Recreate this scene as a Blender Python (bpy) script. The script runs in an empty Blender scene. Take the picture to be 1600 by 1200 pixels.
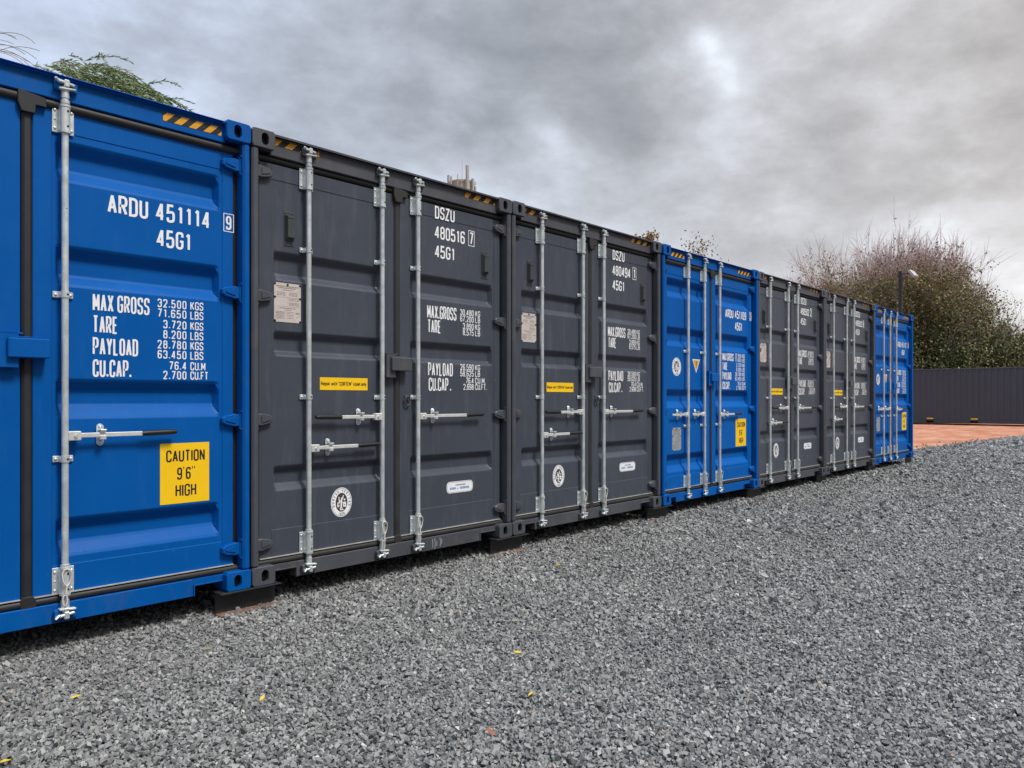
import bpy, bmesh, math, random
import numpy as np
from mathutils import Vector, Matrix
random.seed(7); rng = np.random.default_rng(7)
R = math.radians
scn = bpy.context.scene
col = scn.collection

# ------------------------------------------------------------------ camera
cam_d = bpy.data.cameras.new('camera'); cam = bpy.data.objects.new('camera', cam_d); col.objects.link(cam)
cam.location = (-2.5054, -4.4454, 1.3276)
cam.rotation_euler = (R(90), 0, 0.7327 - R(90))
cam_d.sensor_width = 36; cam_d.lens = 27.136; cam_d.shift_y = 0.01477
cam_d.clip_start = 0.05; cam_d.clip_end = 3000
scn.camera = cam
scn.view_settings.view_transform = 'Standard'; scn.view_settings.look = 'None'
scn.view_settings.exposure = 0.2; scn.view_settings.gamma = 1
scn.render.resolution_x = 1024; scn.render.resolution_y = 768

# ------------------------------------------------------------------ world: overcast sky
SUN_EL, SUN_AZ = 56, 280           # elevation, azimuth measured from +x counter-clockwise (behind the camera)
w = bpy.data.worlds.new('World'); scn.world = w; w.use_nodes = True
nt = w.node_tree; nt.nodes.clear()
def N(t, **k):
    n = nt.nodes.new(t)
    for a, b in k.items(): setattr(n, a, b)
    return n
def lk(a, b): nt.links.new(a, b)
def M_(op, a, b=None, c=None, clamp=False):
    n = N('ShaderNodeMath', operation=op); n.use_clamp = clamp
    for i, v in enumerate((a, b, c)):
        if v is None: continue
        if isinstance(v, (int, float)): n.inputs[i].default_value = v
        else: lk(v, n.inputs[i])
    return n.outputs[0]
tc = N('ShaderNodeTexCoord'); D = tc.outputs['Generated']
sep = N('ShaderNodeSeparateXYZ'); lk(D, sep.inputs[0])
zc = M_('ADD', M_('MAXIMUM', sep.outputs[2], 0.0), 0.22)
cmb = N('ShaderNodeCombineXYZ'); lk(M_('DIVIDE', sep.outputs[0], zc), cmb.inputs[0]); lk(M_('DIVIDE', sep.outputs[1], zc), cmb.inputs[1])
def noise(vec, scale, detail=6, rough=.55, dist=0.0):
    n = N('ShaderNodeTexNoise'); n.inputs['Scale'].default_value = scale; n.inputs['Detail'].default_value = detail
    n.inputs['Roughness'].default_value = rough; n.inputs['Distortion'].default_value = dist; lk(vec, n.inputs['Vector']); return n.outputs['Fac']
stv = N('ShaderNodeVectorMath', operation='MULTIPLY'); lk(D, stv.inputs[0]); stv.inputs[1].default_value = (1, 1, 1.9)
n1 = noise(stv.outputs[0], 2.6, 9, .56, .0)
n2 = noise(stv.outputs[0], 7.5, 8, .60, .12)
warp = N('ShaderNodeVectorMath', operation='ADD'); lk(D, warp.inputs[0])
wn = N('ShaderNodeTexNoise'); wn.inputs['Scale'].default_value = 6.0; wn.inputs['Detail'].default_value = 3; lk(D, wn.inputs['Vector'])
ws = N('ShaderNodeVectorMath', operation='MULTIPLY_ADD'); lk(wn.outputs['Color'], ws.inputs[0]); ws.inputs[1].default_value = (.14, .14, .14); ws.inputs[2].default_value = (-.07, -.07, -.07)
lk(ws.outputs[0], warp.inputs[1])
warpn = N('ShaderNodeVectorMath', operation='NORMALIZE'); lk(warp.outputs[0], warpn.inputs[0])
def blob(d, rad, amp):
    d = Vector(d).normalized()
    v = N('ShaderNodeVectorMath', operation='DOT_PRODUCT'); lk(warpn.outputs[0], v.inputs[0]); v.inputs[1].default_value = d
    k = 1.0 / (1 - math.cos(R(rad)))
    e = M_('MULTIPLY', M_('SUBTRACT', v.outputs['Value'], 1.0), k)
    return M_('MULTIPLY', M_('POWER', 2.718, M_('MINIMUM', e, 0.0)), amp)
# cloud value: about 0 (dark bank) .. 1 (bright break)
val = M_('ADD', M_('MULTIPLY', n1, 1.40), M_('MULTIPLY', n2, .95))
val = M_('ADD', val, -0.63)
BLOBS = [((.836,.404,.372),1.7,.26), ((.812,.43,.395),1.3,.20), ((.855,.39,.330),6.5,.27), ((.868,.41,.26),3.0,.10), ((.739,.601,.303),1.8,.30),
         ((.79,.50,.335),4,.10), ((.30,.88,.37),8,.07), ((.56,.76,.32),4,.05), ((.66,.69,.27),6,.10), ((.82,.54,.16),6,.20), ((.70,.66,.22),7,.12),
         ((.74,.53,.42),8,-.20), ((.66,.65,.37),7,-.08), ((.93,.26,.33),8,-.05), ((.86,.45,.225),4,-.08), ((.985,.15,.12),9,.12), ((.20,.90,.42),6,.06), ((.79,.56,.24),5,-.05), ((.91,.33,.27),3.5,-.07)]
for b in BLOBS: val = M_('ADD', val, blob(*b))
ramp = N('ShaderNodeValToRGB'); lk(val, ramp.inputs[0]); cr = ramp.color_ramp
cr.elements[0].position = .0; cr.elements[0].color = (.27, .28, .295, 1)
cr.elements[1].position = 1.0; cr.elements[1].color = (.88, .94, 1.0, 1)
for p, c in ((.28, (.375, .383, .395)), (.52, (.51, .523, .54)), (.78, (.69, .725, .77))):
    e = cr.elements.new(p); e.color = (*c, 1)
# tint: lavender blue towards the left, warm towards the right
left = N('ShaderNodeVectorMath', operation='DOT_PRODUCT'); lk(D, left.inputs[0]); left.inputs[1].default_value = (-.669, .743, 0)
tr = N('ShaderNodeValToRGB'); lk(M_('MULTIPLY_ADD', left.outputs['Value'], .5, .5), tr.inputs[0])
tr.color_ramp.elements[0].position = .22; tr.color_ramp.elements[0].color = (1.06, .99, .94, 1)
tr.color_ramp.elements[1].position = .82; tr.color_ramp.elements[1].color = (.86, .97, 1.19, 1)
e = tr.color_ramp.elements.new(.48); e.color = (.965, 1.0, 1.07, 1)
mul = N('ShaderNodeMix', data_type='RGBA', blend_type='MULTIPLY'); mul.inputs[0].default_value = 1
lk(ramp.outputs[0], mul.inputs[6]); lk(tr.outputs[0], mul.inputs[7])
# an overcast sky is brighter overhead than at the horizon
zen = M_('MULTIPLY_ADD', M_('MAXIMUM', M_('SUBTRACT', sep.outputs[2], .46), 0.0), 2.6, 1.0)
back = M_('MULTIPLY_ADD', M_('MULTIPLY', M_('MULTIPLY_ADD', sep.outputs[1], -2.5, -.1, True), M_('MULTIPLY_ADD', sep.outputs[2], -4.0, 2.2, True)), -.68, 1.0)   # sky dimmed low behind the camera, added to deepen ribs and door colour
below = M_('MULTIPLY_ADD', M_('LESS_THAN', sep.outputs[2], -.01), -.75, 1.0)
bgc = N('ShaderNodeBackground'); lk(mul.outputs[2], bgc.inputs[0]); lk(M_('MULTIPLY', M_('MULTIPLY', zen, below), back), bgc.inputs[1])
sky = N('ShaderNodeTexSky', sky_type='NISHITA'); sky.sun_disc = False; sky.sun_elevation = R(SUN_EL)
sky.sun_rotation = R(90 - SUN_AZ); sky.dust_density = 2.0
bgs = N('ShaderNodeBackground'); lk(sky.outputs[0], bgs.inputs[0]); bgs.inputs[1].default_value = .07
mixs = N('ShaderNodeMixShader'); mixs.inputs[0].default_value = .93; lk(bgs.outputs[0], mixs.inputs[1]); lk(bgc.outputs[0], mixs.inputs[2])
out = N('ShaderNodeOutputWorld'); lk(mixs.outputs[0], out.inputs[0])
# soft sun behind the cloud
sl = bpy.data.lights.new('sun', 'SUN'); sl.energy = 2.6; sl.angle = R(14); sl.color = (1, .975, .94)
so = bpy.data.objects.new('sun', sl); col.objects.link(so)
sd = Vector((math.cos(R(SUN_EL))*math.cos(R(SUN_AZ)), math.cos(R(SUN_EL))*math.sin(R(SUN_AZ)), math.sin(R(SUN_EL))))
so.rotation_euler = sd.to_track_quat('Z', 'Y').to_euler(); so.location = (6, -12, 14)

# ------------------------------------------------------------------ materials
MATS = {}
def mat(name, base, rough=.5, metal=0.0, var=0.0, vscale=3.0, bump=0.0, bscale=20.0, spec=.5, island=None, dirt=None, coord='Object', fine=0.0, tone=0.0, specks=None):
    if name in MATS: return MATS[name]
    m = bpy.data.materials.new(name); m.use_nodes = True; t = m.node_tree; b = t.nodes['Principled BSDF']
    b.inputs['Roughness'].default_value = rough; b.inputs['Metallic'].default_value = metal
    b.inputs['Specular IOR Level'].default_value = spec
    L = t.links.new; nn = t.nodes.new
    if coord == 'World': src = nn('ShaderNodeNewGeometry').outputs['Position']
    else: src = nn('ShaderNodeTexCoord').outputs[coord]
    colr = None
    def nz(scale, detail=5, rough_=.6, stretch=None):
        s = src
        if stretch:
            mp = nn('ShaderNodeMapping'); mp.inputs['Scale'].default_value = stretch; L(src, mp.inputs[0]); s = mp.outputs[0]
        n = nn('ShaderNodeTexNoise'); n.inputs['Scale'].default_value = scale; n.inputs['Detail'].default_value = detail
        n.inputs['Roughness'].default_value = rough_; L(s, n.inputs['Vector']); return n.outputs['Fac']
    def mixc(f, a, c, typ='MIX'):
        x = nn('ShaderNodeMix'); x.data_type = 'RGBA'; x.blend_type = typ
        if isinstance(f, float): x.inputs[0].default_value = f
        else: L(f, x.inputs[0])
        for i, v in ((6, a), (7, c)):
            if isinstance(v, tuple): x.inputs[i].default_value = (*v[:3], 1)
            else: L(v, x.inputs[i])
        return x.outputs[2]
    def mr(v, a, b_, c, d):
        x = nn('ShaderNodeMapRange'); L(v, x.inputs[0])
        for i, q in enumerate((a, b_, c, d)): x.inputs[i+1].default_value = q
        return x.outputs[0]
    colr = tuple(base)
    if island:
        g = nn('ShaderNodeNewGeometry'); rp = nn('ShaderNodeValToRGB'); L(g.outputs['Random Per Island'], rp.inputs[0])
        rp.color_ramp.elements[0].position = 0; rp.color_ramp.elements[0].color = (*island[0][1], 1)
        rp.color_ramp.elements[1].position = 1; rp.color_ramp.elements[1].color = (*island[-1][1], 1)
        for p, c in island[1:-1]:
            e = rp.color_ramp.elements.new(p); e.color = (*c, 1)
        colr = rp.outputs[0]
    if var:
        f = nz(vscale)
        v = nn('ShaderNodeHueSaturation'); v.inputs['Color'].default_value = (*base, 1)
        if not isinstance(colr, tuple): L(colr, v.inputs['Color'])
        L(mr(f, .25, .75, 1-var, 1+var), v.inputs['Value']); colr = v.outputs[0]
        L(mr(f, .3, .7, max(rough-.07, .05), min(rough+.08, 1)), b.inputs['Roughness'])
    if tone:   # each unit has weathered a little differently
        f = nz(.23, 1); v = nn('ShaderNodeHueSaturation'); v.inputs['Color'].default_value = (*base, 1)
        if not isinstance(colr, tuple): L(colr, v.inputs['Color'])
        L(mr(f, .3, .7, 1-tone, 1+tone), v.inputs['Value']); colr = v.outputs[0]
    if specks:
        f = nz(38, 2, .5); colr = mixc(mr(f, .76, .80, 0.0, .8), colr, specks)
    if dirt:   # dust and run-off marks that belong to the surface: (colour, amount, stretch)
        f = nz(5.0, 7, .7, dirt[2]); colr = mixc(mr(f, .52, .80, 0.0, dirt[1]), colr, dirt[0])
    if isinstance(colr, tuple): b.inputs['Base Color'].default_value = (*colr[:3], 1)
    else: L(colr, b.inputs['Base Color'])
    if bump or fine:
        bp = nn('ShaderNodeBump'); bp.inputs['Strength'].default_value = 1.0
        h = None
        if bump:
            a = nn('ShaderNodeMath'); a.operation = 'MULTIPLY'; L(nz(bscale, 3), a.inputs[0]); a.inputs[1].default_value = bump; h = a.outputs[0]
        if fine:
            a = nn('ShaderNodeMath'); a.operation = 'MULTIPLY'; L(nz(220, 2), a.inputs[0]); a.inputs[1].default_value = fine
            if h is None: h = a.outputs[0]
            else:
                s2 = nn('ShaderNodeMath'); s2.operation = 'ADD'; L(h, s2.inputs[0]); L(a.outputs[0], s2.inputs[1]); h = s2.outputs[0]
        bp.inputs['Distance'].default_value = 1.0
        L(h, bp.inputs['Height']); L(bp.outputs[0], b.inputs['Normal'])
    MATS[name] = m; return m
BLUE = mat('blue_paint', (.000, .096, .375), .48, coord='World', tone=.10, specks=(.03, .16, .42), var=.07, vscale=1.6, bump=.006, bscale=2.2, fine=.00012, spec=.13, dirt=((.02, .13, .37), .35, (3, 3, .5)))
BLUED = mat('blue_paint_frame', (.000, .092, .355), .48, coord='World', tone=.10, specks=(.10, .07, .08), var=.09, vscale=3, bump=.003, bscale=3, fine=.00012, spec=.13, dirt=((.07, .11, .22), .4, (2, 2, 1)))
GREY = mat('grey_paint', (.058, .068, .090), .38, spec=.4, coord='World', tone=.14, specks=(.17, .15, .13), var=.08, vscale=1.6, bump=.009, bscale=2.4, fine=.00015, dirt=((.13, .14, .155), .5, (3, 3, .35)))
GREYD = mat('grey_paint_frame', (.070, .075, .089), .45, coord='World', tone=.14, specks=(.16, .09, .05), var=.14, vscale=4, bump=.003, bscale=3, fine=.0002, dirt=((.15, .115, .085), .6, (2, 2, 1)))
WALLG = mat('grey_paint_wall', (.046, .058, .078), .5, var=.08, vscale=.6, bump=.004, bscale=2, dirt=((.06, .066, .075), .4, (3, 3, .4)))
GALV = mat('galvanised_steel', (.70, .75, .745), .38, metal=.55, var=.20, vscale=14, fine=.0003, coord='World', specks=(.25, .20, .16), dirt=((.34, .34, .32), .6, (6, 6, 1.2)))
ZINC = mat('bright_zinc', (.84, .84, .81), .33, metal=.5, var=.10, vscale=20, fine=.0002)
RUBBER = mat('black_rubber', (.020, .020, .021), .55, var=.2, vscale=8, fine=.0002)
RUBG = mat('dusty_rubber', (.028, .027, .026), .6, var=.25, vscale=8, fine=.0002)
GRIP = mat('black_grip', (.012, .012, .014), .42)
PALEALU = mat('pale_aluminium', (.55, .52, .48), .5, metal=.3, var=.2, vscale=12)  # hinge pin ends, and the strip that draws the door-edge highlight
WHITE = mat('white_vinyl', (.88, .89, .90), .5, var=.05, vscale=20)
YELLOW = mat('yellow_vinyl', (.98, .60, .006), .42, var=.04, vscale=6)
AMBER = mat('amber_reflective', (.74, .36, .03), .4, var=.10, vscale=30)
BLACKV = mat('black_vinyl', (.012, .012, .013), .5)
DARKB = mat('dark_void', (.006, .006, .007), .9, spec=.1)
CREAM = mat('plate_cream', (.60, .53, .49), .45, var=.08, vscale=30)
ALU = mat('plate_aluminium', (.42, .43, .44), .45, metal=.3, var=.1, vscale=30)
INK = mat('plate_ink', (.20, .15, .14), .6)
BLUEINK = mat('blue_ink', (.10, .28, .50), .6)
CORD = mat('seal_cord', (.66, .60, .55), .55)
BEAM = mat('painted_beam', (.020, .022, .026), .5, var=.3, vscale=9, dirt=((.12, .06, .035), .8, (1, 1, 2)), fine=.0004)
RUST = mat('rusty_edge', (.20, .12, .08), .75, var=.4, vscale=15, fine=.0006)
POLEM = mat('black_pole', (.016, .017, .02), .45)
LAMPG = mat('lamp_grey', (.42, .42, .41), .45, metal=.3)
GLASS = mat('lamp_lens', (.55, .56, .56), .15)
VENTM = mat('vent_plastic', (.050, .056, .058), .55, var=.15, vscale=15)

# ------------------------------------------------------------------ mesh builder
_bev = {}
class MB:
    def __init__(s): s.v = []; s.f = []; s.m = []; s.mats = []; s.sm = []
    def mi(s, m):
        if m not in s.mats: s.mats.append(m)
        return s.mats.index(m)
    def add(s, vs, fs, m, smooth=False):
        o = len(s.v); s.v += [tuple(p) for p in vs]; k = s.mi(m)
        for f in fs: s.f.append(tuple(i+o for i in f)); s.m.append(k); s.sm.append(smooth)
    def box(s, a, b, m, c=0.0, rot=None, cen=None):
        x0, y0, z0 = a; x1, y1, z1 = b
        if c <= 0:
            vs = [(x, y, z) for x in (x0, x1) for y in (y0, y1) for z in (z0, z1)]
            fs = [(0,1,3,2),(4,6,7,5),(0,4,5,1),(2,3,7,6),(0,2,6,4),(1,5,7,3)]
        else:
            c = min(c, (x1-x0)*.45, (y1-y0)*.45, (z1-z0)*.45)
            vs = []; fs = []; idx = {}
            X, Y, Z = (x0, x1), (y0, y1), (z0, z1)
            for i in (0,1):
                for j in (0,1):
                    for k in (0,1):
                        sx, sy, sz = (1-2*i)*c, (1-2*j)*c, (1-2*k)*c
                        for ax in range(3):
                            p = [X[i]+sx, Y[j]+sy, Z[k]+sz]; p[ax] = (X[i], Y[j], Z[k])[ax]
                            idx[i,j,k,ax] = len(vs); vs.append(tuple(p))
            I = idx
            for i in (0,1): fs.append([I[i,0,0,0], I[i,0,1,0], I[i,1,1,0], I[i,1,0,0]][::(1 if i == 0 else -1)])
            for j in (0,1): fs.append([I[0,j,0,1], I[1,j,0,1], I[1,j,1,1], I[0,j,1,1]][::(1 if j == 0 else -1)])
            for k in (0,1): fs.append([I[0,0,k,2], I[0,1,k,2], I[1,1,k,2], I[1,0,k,2]][::(1 if k == 0 else -1)])
            for j in (0,1):
                for k in (0,1): fs.append([I[0,j,k,1], I[1,j,k,1], I[1,j,k,2], I[0,j,k,2]])
                for i in (0,1): fs.append([I[i,j,0,0], I[i,j,1,0], I[i,j,1,1], I[i,j,0,1]])
            for i in (0,1):
                for k in (0,1): fs.append([I[i,0,k,0], I[i,1,k,0], I[i,1,k,2], I[i,0,k,2]])
            for i in (0,1):
                for j in (0,1):
                    for k in (0,1): fs.append([I[i,j,k,0], I[i,j,k,1], I[i,j,k,2]])
        if rot is not None:
            cc = Vector(cen) if cen else Vector(((x0+x1)/2, (y0+y1)/2, (z0+z1)/2))
            vs = [tuple(rot @ (Vector(p)-cc) + cc) for p in vs]
        s.add(vs, fs, m)
    def tube(s, pts, r, m, n=12, caps=True, smooth=True):
        pts = [Vector(p) for p in pts]; rs = r if isinstance(r, (list, tuple)) else [r]*len(pts)
        vs = []; fs = []
        up = None
        for i, p in enumerate(pts):
            t = (pts[min(i+1, len(pts)-1)] - pts[max(i-1, 0)])
            if t.length < 1e-9: t = Vector((0,0,1))
            t.normalize()
            if up is None: up = Vector((1,0,0)) if abs(t.x) < .9 else Vector((0,1,0))
            a = up.cross(t)
            if a.length < 1e-5: a = t.orthogonal()
            a.normalize(); b = t.cross(a); up = b.copy() if False else up
            for k in range(n):
                an = 2*math.pi*k/n; vs.append(p + (a*math.cos(an) + b*math.sin(an))*rs[i])
        for i in range(len(pts)-1):
            for k in range(n): fs.append((i*n+k, i*n+(k+1)%n, (i+1)*n+(k+1)%n, (i+1)*n+k))
        s.add(vs, fs, m, smooth)
        if caps:
            o = len(pts)-1
            s.add(vs[:n][::-1], [tuple(range(n))], m); s.add(vs[o*n:], [tuple(range(n))], m)
    def prism(s, poly, y0, y1, m, c=0.0):
        """poly in (x,z), extruded y0 (front) .. y1 ; chamfer c on the front edge"""
        n = len(poly); cx = sum(p[0] for p in poly)/n; cz = sum(p[1] for p in poly)/n
        def sh(p):
            dx, dz = p[0]-cx, p[1]-cz; l = math.hypot(dx, dz) or 1; return (p[0]-dx/l*c, p[1]-dz/l*c)
        vs = [(*[sh(p)[0]], y0, sh(p)[1]) for p in poly] + ([(p[0], y0+c, p[1]) for p in poly] if c else []) + [(p[0], y1, p[1]) for p in poly]
        L = 3 if c else 2
        fs = [tuple(range(n)), tuple(range((L-1)*n, L*n))[::-1]]
        for l in range(L-1):
            for k in range(n): fs.append((l*n+k, (l+1)*n+k, (l+1)*n+(k+1)%n, l*n+(k+1)%n))
        s.add(vs, fs, m)
    def dome(s, c, r, m, h=.5, n=8):
        x, y, z = c; vs = []; fs = []
        for j, (q, hh) in enumerate(((1, 0), (.75, .66), (.3, .95))):
            for k in range(n):
                a = 2*math.pi*k/n; vs.append((x+r*q*math.cos(a), y-r*h*hh, z+r*q*math.sin(a)))
        for j in range(2):
            for k in range(n): fs.append((j*n+k, j*n+(k+1)%n, (j+1)*n+(k+1)%n, (j+1)*n+k))
        fs.append(tuple(range(2*n, 3*n)))
        s.add(vs, fs, m, True)
    def mesh(s, name):
        me = bpy.data.meshes.new(name); me.from_pydata(s.v, [], s.f)
        for m in s.mats: me.materials.append(m)
        me.polygons.foreach_set('material_index', s.m); me.polygons.foreach_set('use_smooth', s.sm)
        me.validate(); me.update(); return me
    def build(s, name, parent=None): return ob(name, s.mesh(name), parent)
def ob(name, me, parent=None):
    o = bpy.data.objects.new(name, me); col.objects.link(o)
    if parent is not None: o.parent = parent
    return o
def empty(name, loc=(0,0,0), rz=0, parent=None):
    o = bpy.data.objects.new(name, None); col.objects.link(o); o.location = loc; o.rotation_euler = (0,0,rz)
    o.empty_display_size = .2
    if parent is not None: o.parent = parent
    return o
def tag(o, label=None, cat=None, group=None, kind=None):
    if label and not kind and o.parent is None: kind = 'thing'
    for k, v in (('label', label), ('category', cat), ('group', group), ('kind', kind)):
        if v: o[k] = v
    return o
CACHE = {}
def cached(key, fn):
    if key not in CACHE: CACHE[key] = fn()
    return CACHE[key]

# ------------------------------------------------------------------ stroke lettering
def rnd(pts, closed=False):
    """[(x,y[,r])] -> polyline with rounded corners"""
    out_ = []; n = len(pts)
    for i, p in enumerate(pts):
        r = p[2] if len(p) > 2 else 0
        if r and (closed or 0 < i < n-1):
            a = Vector(pts[i-1][:2]); b = Vector(p[:2]); c = Vector(pts[(i+1) % n][:2])
            u = (a-b); v = (c-b); lu, lv = u.length, v.length; u.normalize(); v.normalize()
            r_ = min(r, lu*.5, lv*.5) if (closed or n > 3) else r
            p0 = b+u*r_; p2 = b+v*r_
            for t in (0, .2, .4, .6, .8, 1): out_.append(((1-t)**2*p0 + 2*t*(1-t)*b + t*t*p2)[:])
        else: out_.append(tuple(p[:2]))
    return out_
q = 1.5
G = {
'A': (3, [([(0,0),(1.5,7),(3,0)],0), ([(.5,2.1),(2.5,2.1)],0)]),
'B': (3, [([(0,0),(3,0,1.3),(3,3.6,1.1),(0,3.6)],1), ([(0,3.6),(2.8,3.6,1.1),(2.8,7,1.3),(0,7)],1)]),
'C': (3, [([(3,5.0),(3,7,q),(0,7,q),(0,0,q),(3,0,q),(3,2.0)],0)]),
'D': (3, [([(0,0),(3,0,1.7),(3,7,1.7),(0,7)],1)]),
'E': (2.6, [([(2.6,7),(0,7),(0,0),(2.6,0)],0), ([(0,3.6),(2.2,3.6)],0)]),
'F': (2.6, [([(2.6,7),(0,7),(0,0)],0), ([(0,3.6),(2.2,3.6)],0)]),
'G': (3, [([(3,5.2),(3,7,q),(0,7,q),(0,0,q),(3,0,q),(3,3.2),(1.7,3.2)],0)]),
'H': (3, [([(0,0),(0,7)],0), ([(3,0),(3,7)],0), ([(0,3.6),(3,3.6)],0)]),
'I': (.01, [([(0,0),(0,7)],0)]),
'K': (3, [([(0,0),(0,7)],0), ([(3,7),(0,2.6)],0), ([(1.1,4.0),(3,0)],0)]),
'L': (2.6, [([(0,7),(0,0),(2.6,0)],0)]),
'M': (3.6, [([(0,0),(0,7),(1.8,1.6),(3.6,7),(3.6,0)],0)]),
'N': (3, [([(0,0),(0,7),(3,0),(3,7)],0)]),
'O': (3, [([(0,0,q),(3,0,q),(3,7,q),(0,7,q)],1)]),
'P': (3, [([(0,0),(0,7),(3,7,q),(3,3.1,q),(0,3.1)],0)]),
'R': (3, [([(0,0),(0,7),(3,7,q),(3,3.3,q),(0,3.3)],0), ([(1.5,3.3),(3,0)],0)]),
'S': (3, [([(3,5.3),(3,7,q),(0,7,q),(0,3.9,1.2),(3,3.2,1.2),(3,0,q),(0,0,q),(0,1.7)],0)]),
'T': (3, [([(0,7),(3,7)],0), ([(1.5,7),(1.5,0)],0)]),
'U': (3, [([(0,7),(0,0,q),(3,0,q),(3,7)],0)]),
'V': (3, [([(0,7),(1.5,0),(3,7)],0)]),
'X': (3, [([(0,0),(3,7)],0), ([(0,7),(3,0)],0)]),
'Y': (3, [([(0,7),(1.5,3.2),(3,7)],0), ([(1.5,3.2),(1.5,0)],0)]),
'Z': (3, [([(0,7),(3,7),(0,0),(3,0)],0)]),
'1': (2.2, [([(.5,5.7),(1.5,7),(1.5,0)],0)]),
'2': (3, [([(0,5.3),(0,7,q),(3,7,q),(3,4.4,1),(0,0),(3,0)],0)]),
'3': (3, [([(0,5.4),(0,7,q),(3,7,q),(3,3.7,1.1),(1.2,3.7)],0), ([(1.2,3.7),(3,3.7,1.1),(3,0,q),(0,0,q),(0,1.6)],0)]),
'4': (3, [([(2.2,0),(2.2,7.1)],0), ([(2.0,6.9),(0,1.8),(3,1.8)],0)]),
'5': (3, [([(2.8,7),(.2,7),(0,3.8),(3,4.4,1.5),(3,0,q),(0,0,q),(0,1.6)],0)]),
'6': (3, [([(3,5.6),(3,7,q),(0,7,q),(0,2)],0), ([(0,0,q),(3,0,q),(3,4,q),(0,4,q)],1)]),
'7': (3, [([(0,7),(3,7),(1,0)],0)]),
'8': (3, [([(0,0,q),(3,0,q),(3,3.7,1.2),(0,3.7,1.2)],1), ([(.1,3.7,1.2),(2.9,3.7,1.2),(2.9,7,q),(.1,7,q)],1)]),
'9': (3, [([(0,1.4),(0,0,q),(3,0,q),(3,5)],0), ([(0,3,q),(3,3,q),(3,7,q),(0,7,q)],1)]),
'.': (.01, [([(0,-.1),(0,.9)],0)]), ',': (.5, [([(.5,.6),(.1,-1.0)],0)]),
"'": (.01, [([(0,7.2),(0,5.8)],0)]), '"': (1.2, [([(0,7.2),(0,5.8)],0), ([(1.2,7.2),(1.2,5.8)],0)]),
'a': (2.4, [([(0,0,1.1),(2.4,0,1.1),(2.4,4.8,1.1),(0,4.8,1.1)],1), ([(2.4,0),(2.4,4.8)],0)]),
'e': (2.4, [([(0,2.4),(2.4,2.4),(2.4,4.8,1.1),(0,4.8,1.1),(0,0,1.1),(2.4,0,1.1)],0)]),
'h': (2.4, [([(0,0),(0,7)],0), ([(0,3.4),(0,4.8,1.1),(2.4,4.8,1.1),(2.4,0)],0)]),
'i': (.01, [([(0,0),(0,4.8)],0), ([(0,6.2),(0,7)],0)]), 'l': (.01, [([(0,0),(0,7)],0)]),
'n': (2.4, [([(0,0),(0,4.8)],0), ([(0,3.4),(0,4.8,1.1),(2.4,4.8,1.1),(2.4,0)],0)]),
'o': (2.4, [([(0,0,1.1),(2.4,0,1.1),(2.4,4.8,1.1),(0,4.8,1.1)],1)]),
'p': (2.4, [([(0,-2),(0,4.8)],0), ([(0,0,1.1),(2.4,0,1.1),(2.4,4.8,1.1),(0,4.8,1.1)],1)]),
'r': (1.5, [([(0,0),(0,4.8)],0), ([(0,3.6),(0,4.8,1.1),(1.5,4.8)],0)]),
's': (2.2, [([(2.2,4.8),(0,4.8,.8),(0,2.6,.8),(2.2,2.3,.8),(2.2,0,.8),(0,0)],0)]),
't': (1.8, [([(.7,7),(.7,0),(1.8,0)],0), ([(0,4.8),(1.8,4.8)],0)]),
'w': (3.4, [([(0,4.8),(.9,0),(1.7,4.4),(2.5,0),(3.4,4.8)],0)]),
'y': (2.4, [([(0,4.8),(1.2,0)],0), ([(2.4,4.8),(.6,-2)],0)]),
}
G['0'] = G['O']
def ribbon(mb, pts, closed, T, m, y):
    """flat stroke in the x-z plane"""
    P = [Vector(p[:2]) for p in pts]
    Q = [P[0]]
    for p in P[1:]:
        if (p-Q[-1]).length > 1e-5: Q.append(p)
    if closed and (Q[0]-Q[-1]).length < 1e-5: Q.pop()
    n = len(Q)
    if n < 2: return
    if not closed:      # a hairpin corner is drawn as two strokes
        for i in range(1, n-1):
            if (Q[i]-Q[i-1]).normalized().dot((Q[i+1]-Q[i]).normalized()) < -.55:
                ribbon(mb, Q[:i+1], False, T, m, y); ribbon(mb, Q[i:], False, T, m, y-.00003); return
    A = []
    for i in range(n):
        a = Q[i-1] if (i > 0 or closed) else None; c = Q[(i+1) % n] if (i < n-1 or closed) else None
        d1 = (Q[i]-a).normalized() if a is not None else None; d2 = (c-Q[i]).normalized() if c is not None else None
        if d1 is None: d1 = d2
        if d2 is None: d2 = d1
        n1_ = Vector((-d1.y, d1.x)); n2_ = Vector((-d2.y, d2.x)); mt = n1_+n2_
        if mt.length < 1e-3: mt = n1_.copy()
        mt.normalize(); k = min(1/max(mt.dot(n1_), .3), 1.9)
        A.append((Q[i]+mt*k*T/2, Q[i]-mt*k*T/2))
    vs = [(p.x, y, p.y) for ab in A for p in ab]
    fs = []
    for i in range(n if closed else n-1):
        j = (i+1) % n; fs.append((2*i, 2*i+1, 2*j+1, 2*j))
    mb.add(vs, fs, m)
def text(mb, s, xl, xr, base, cap, y, m, T=None, gap=1.9, xf=None):
    T = T or cap*.135
    adv = []; x = 0
    for ch in s:
        if ch == ' ': x += 2.2; continue
        wd = G[ch][0]; adv.append((ch, x)); x += wd + gap
    W = x - gap; kx = (xr-xl-T)/W; ky = (cap-T)/7.0
    c = 0
    for ch, x0 in adv:
        for pts, cl in G[ch][1]:
            pl = rnd(pts, bool(cl)); pl = [(xl+T/2+(x0+p[0])*kx, base+T/2+p[1]*ky) for p in pl]
            if xf: pl = [xf(p) for p in pl]
            ribbon(mb, pl, bool(cl), T, m, y - .00012*(c % 4)); c += 1
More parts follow.
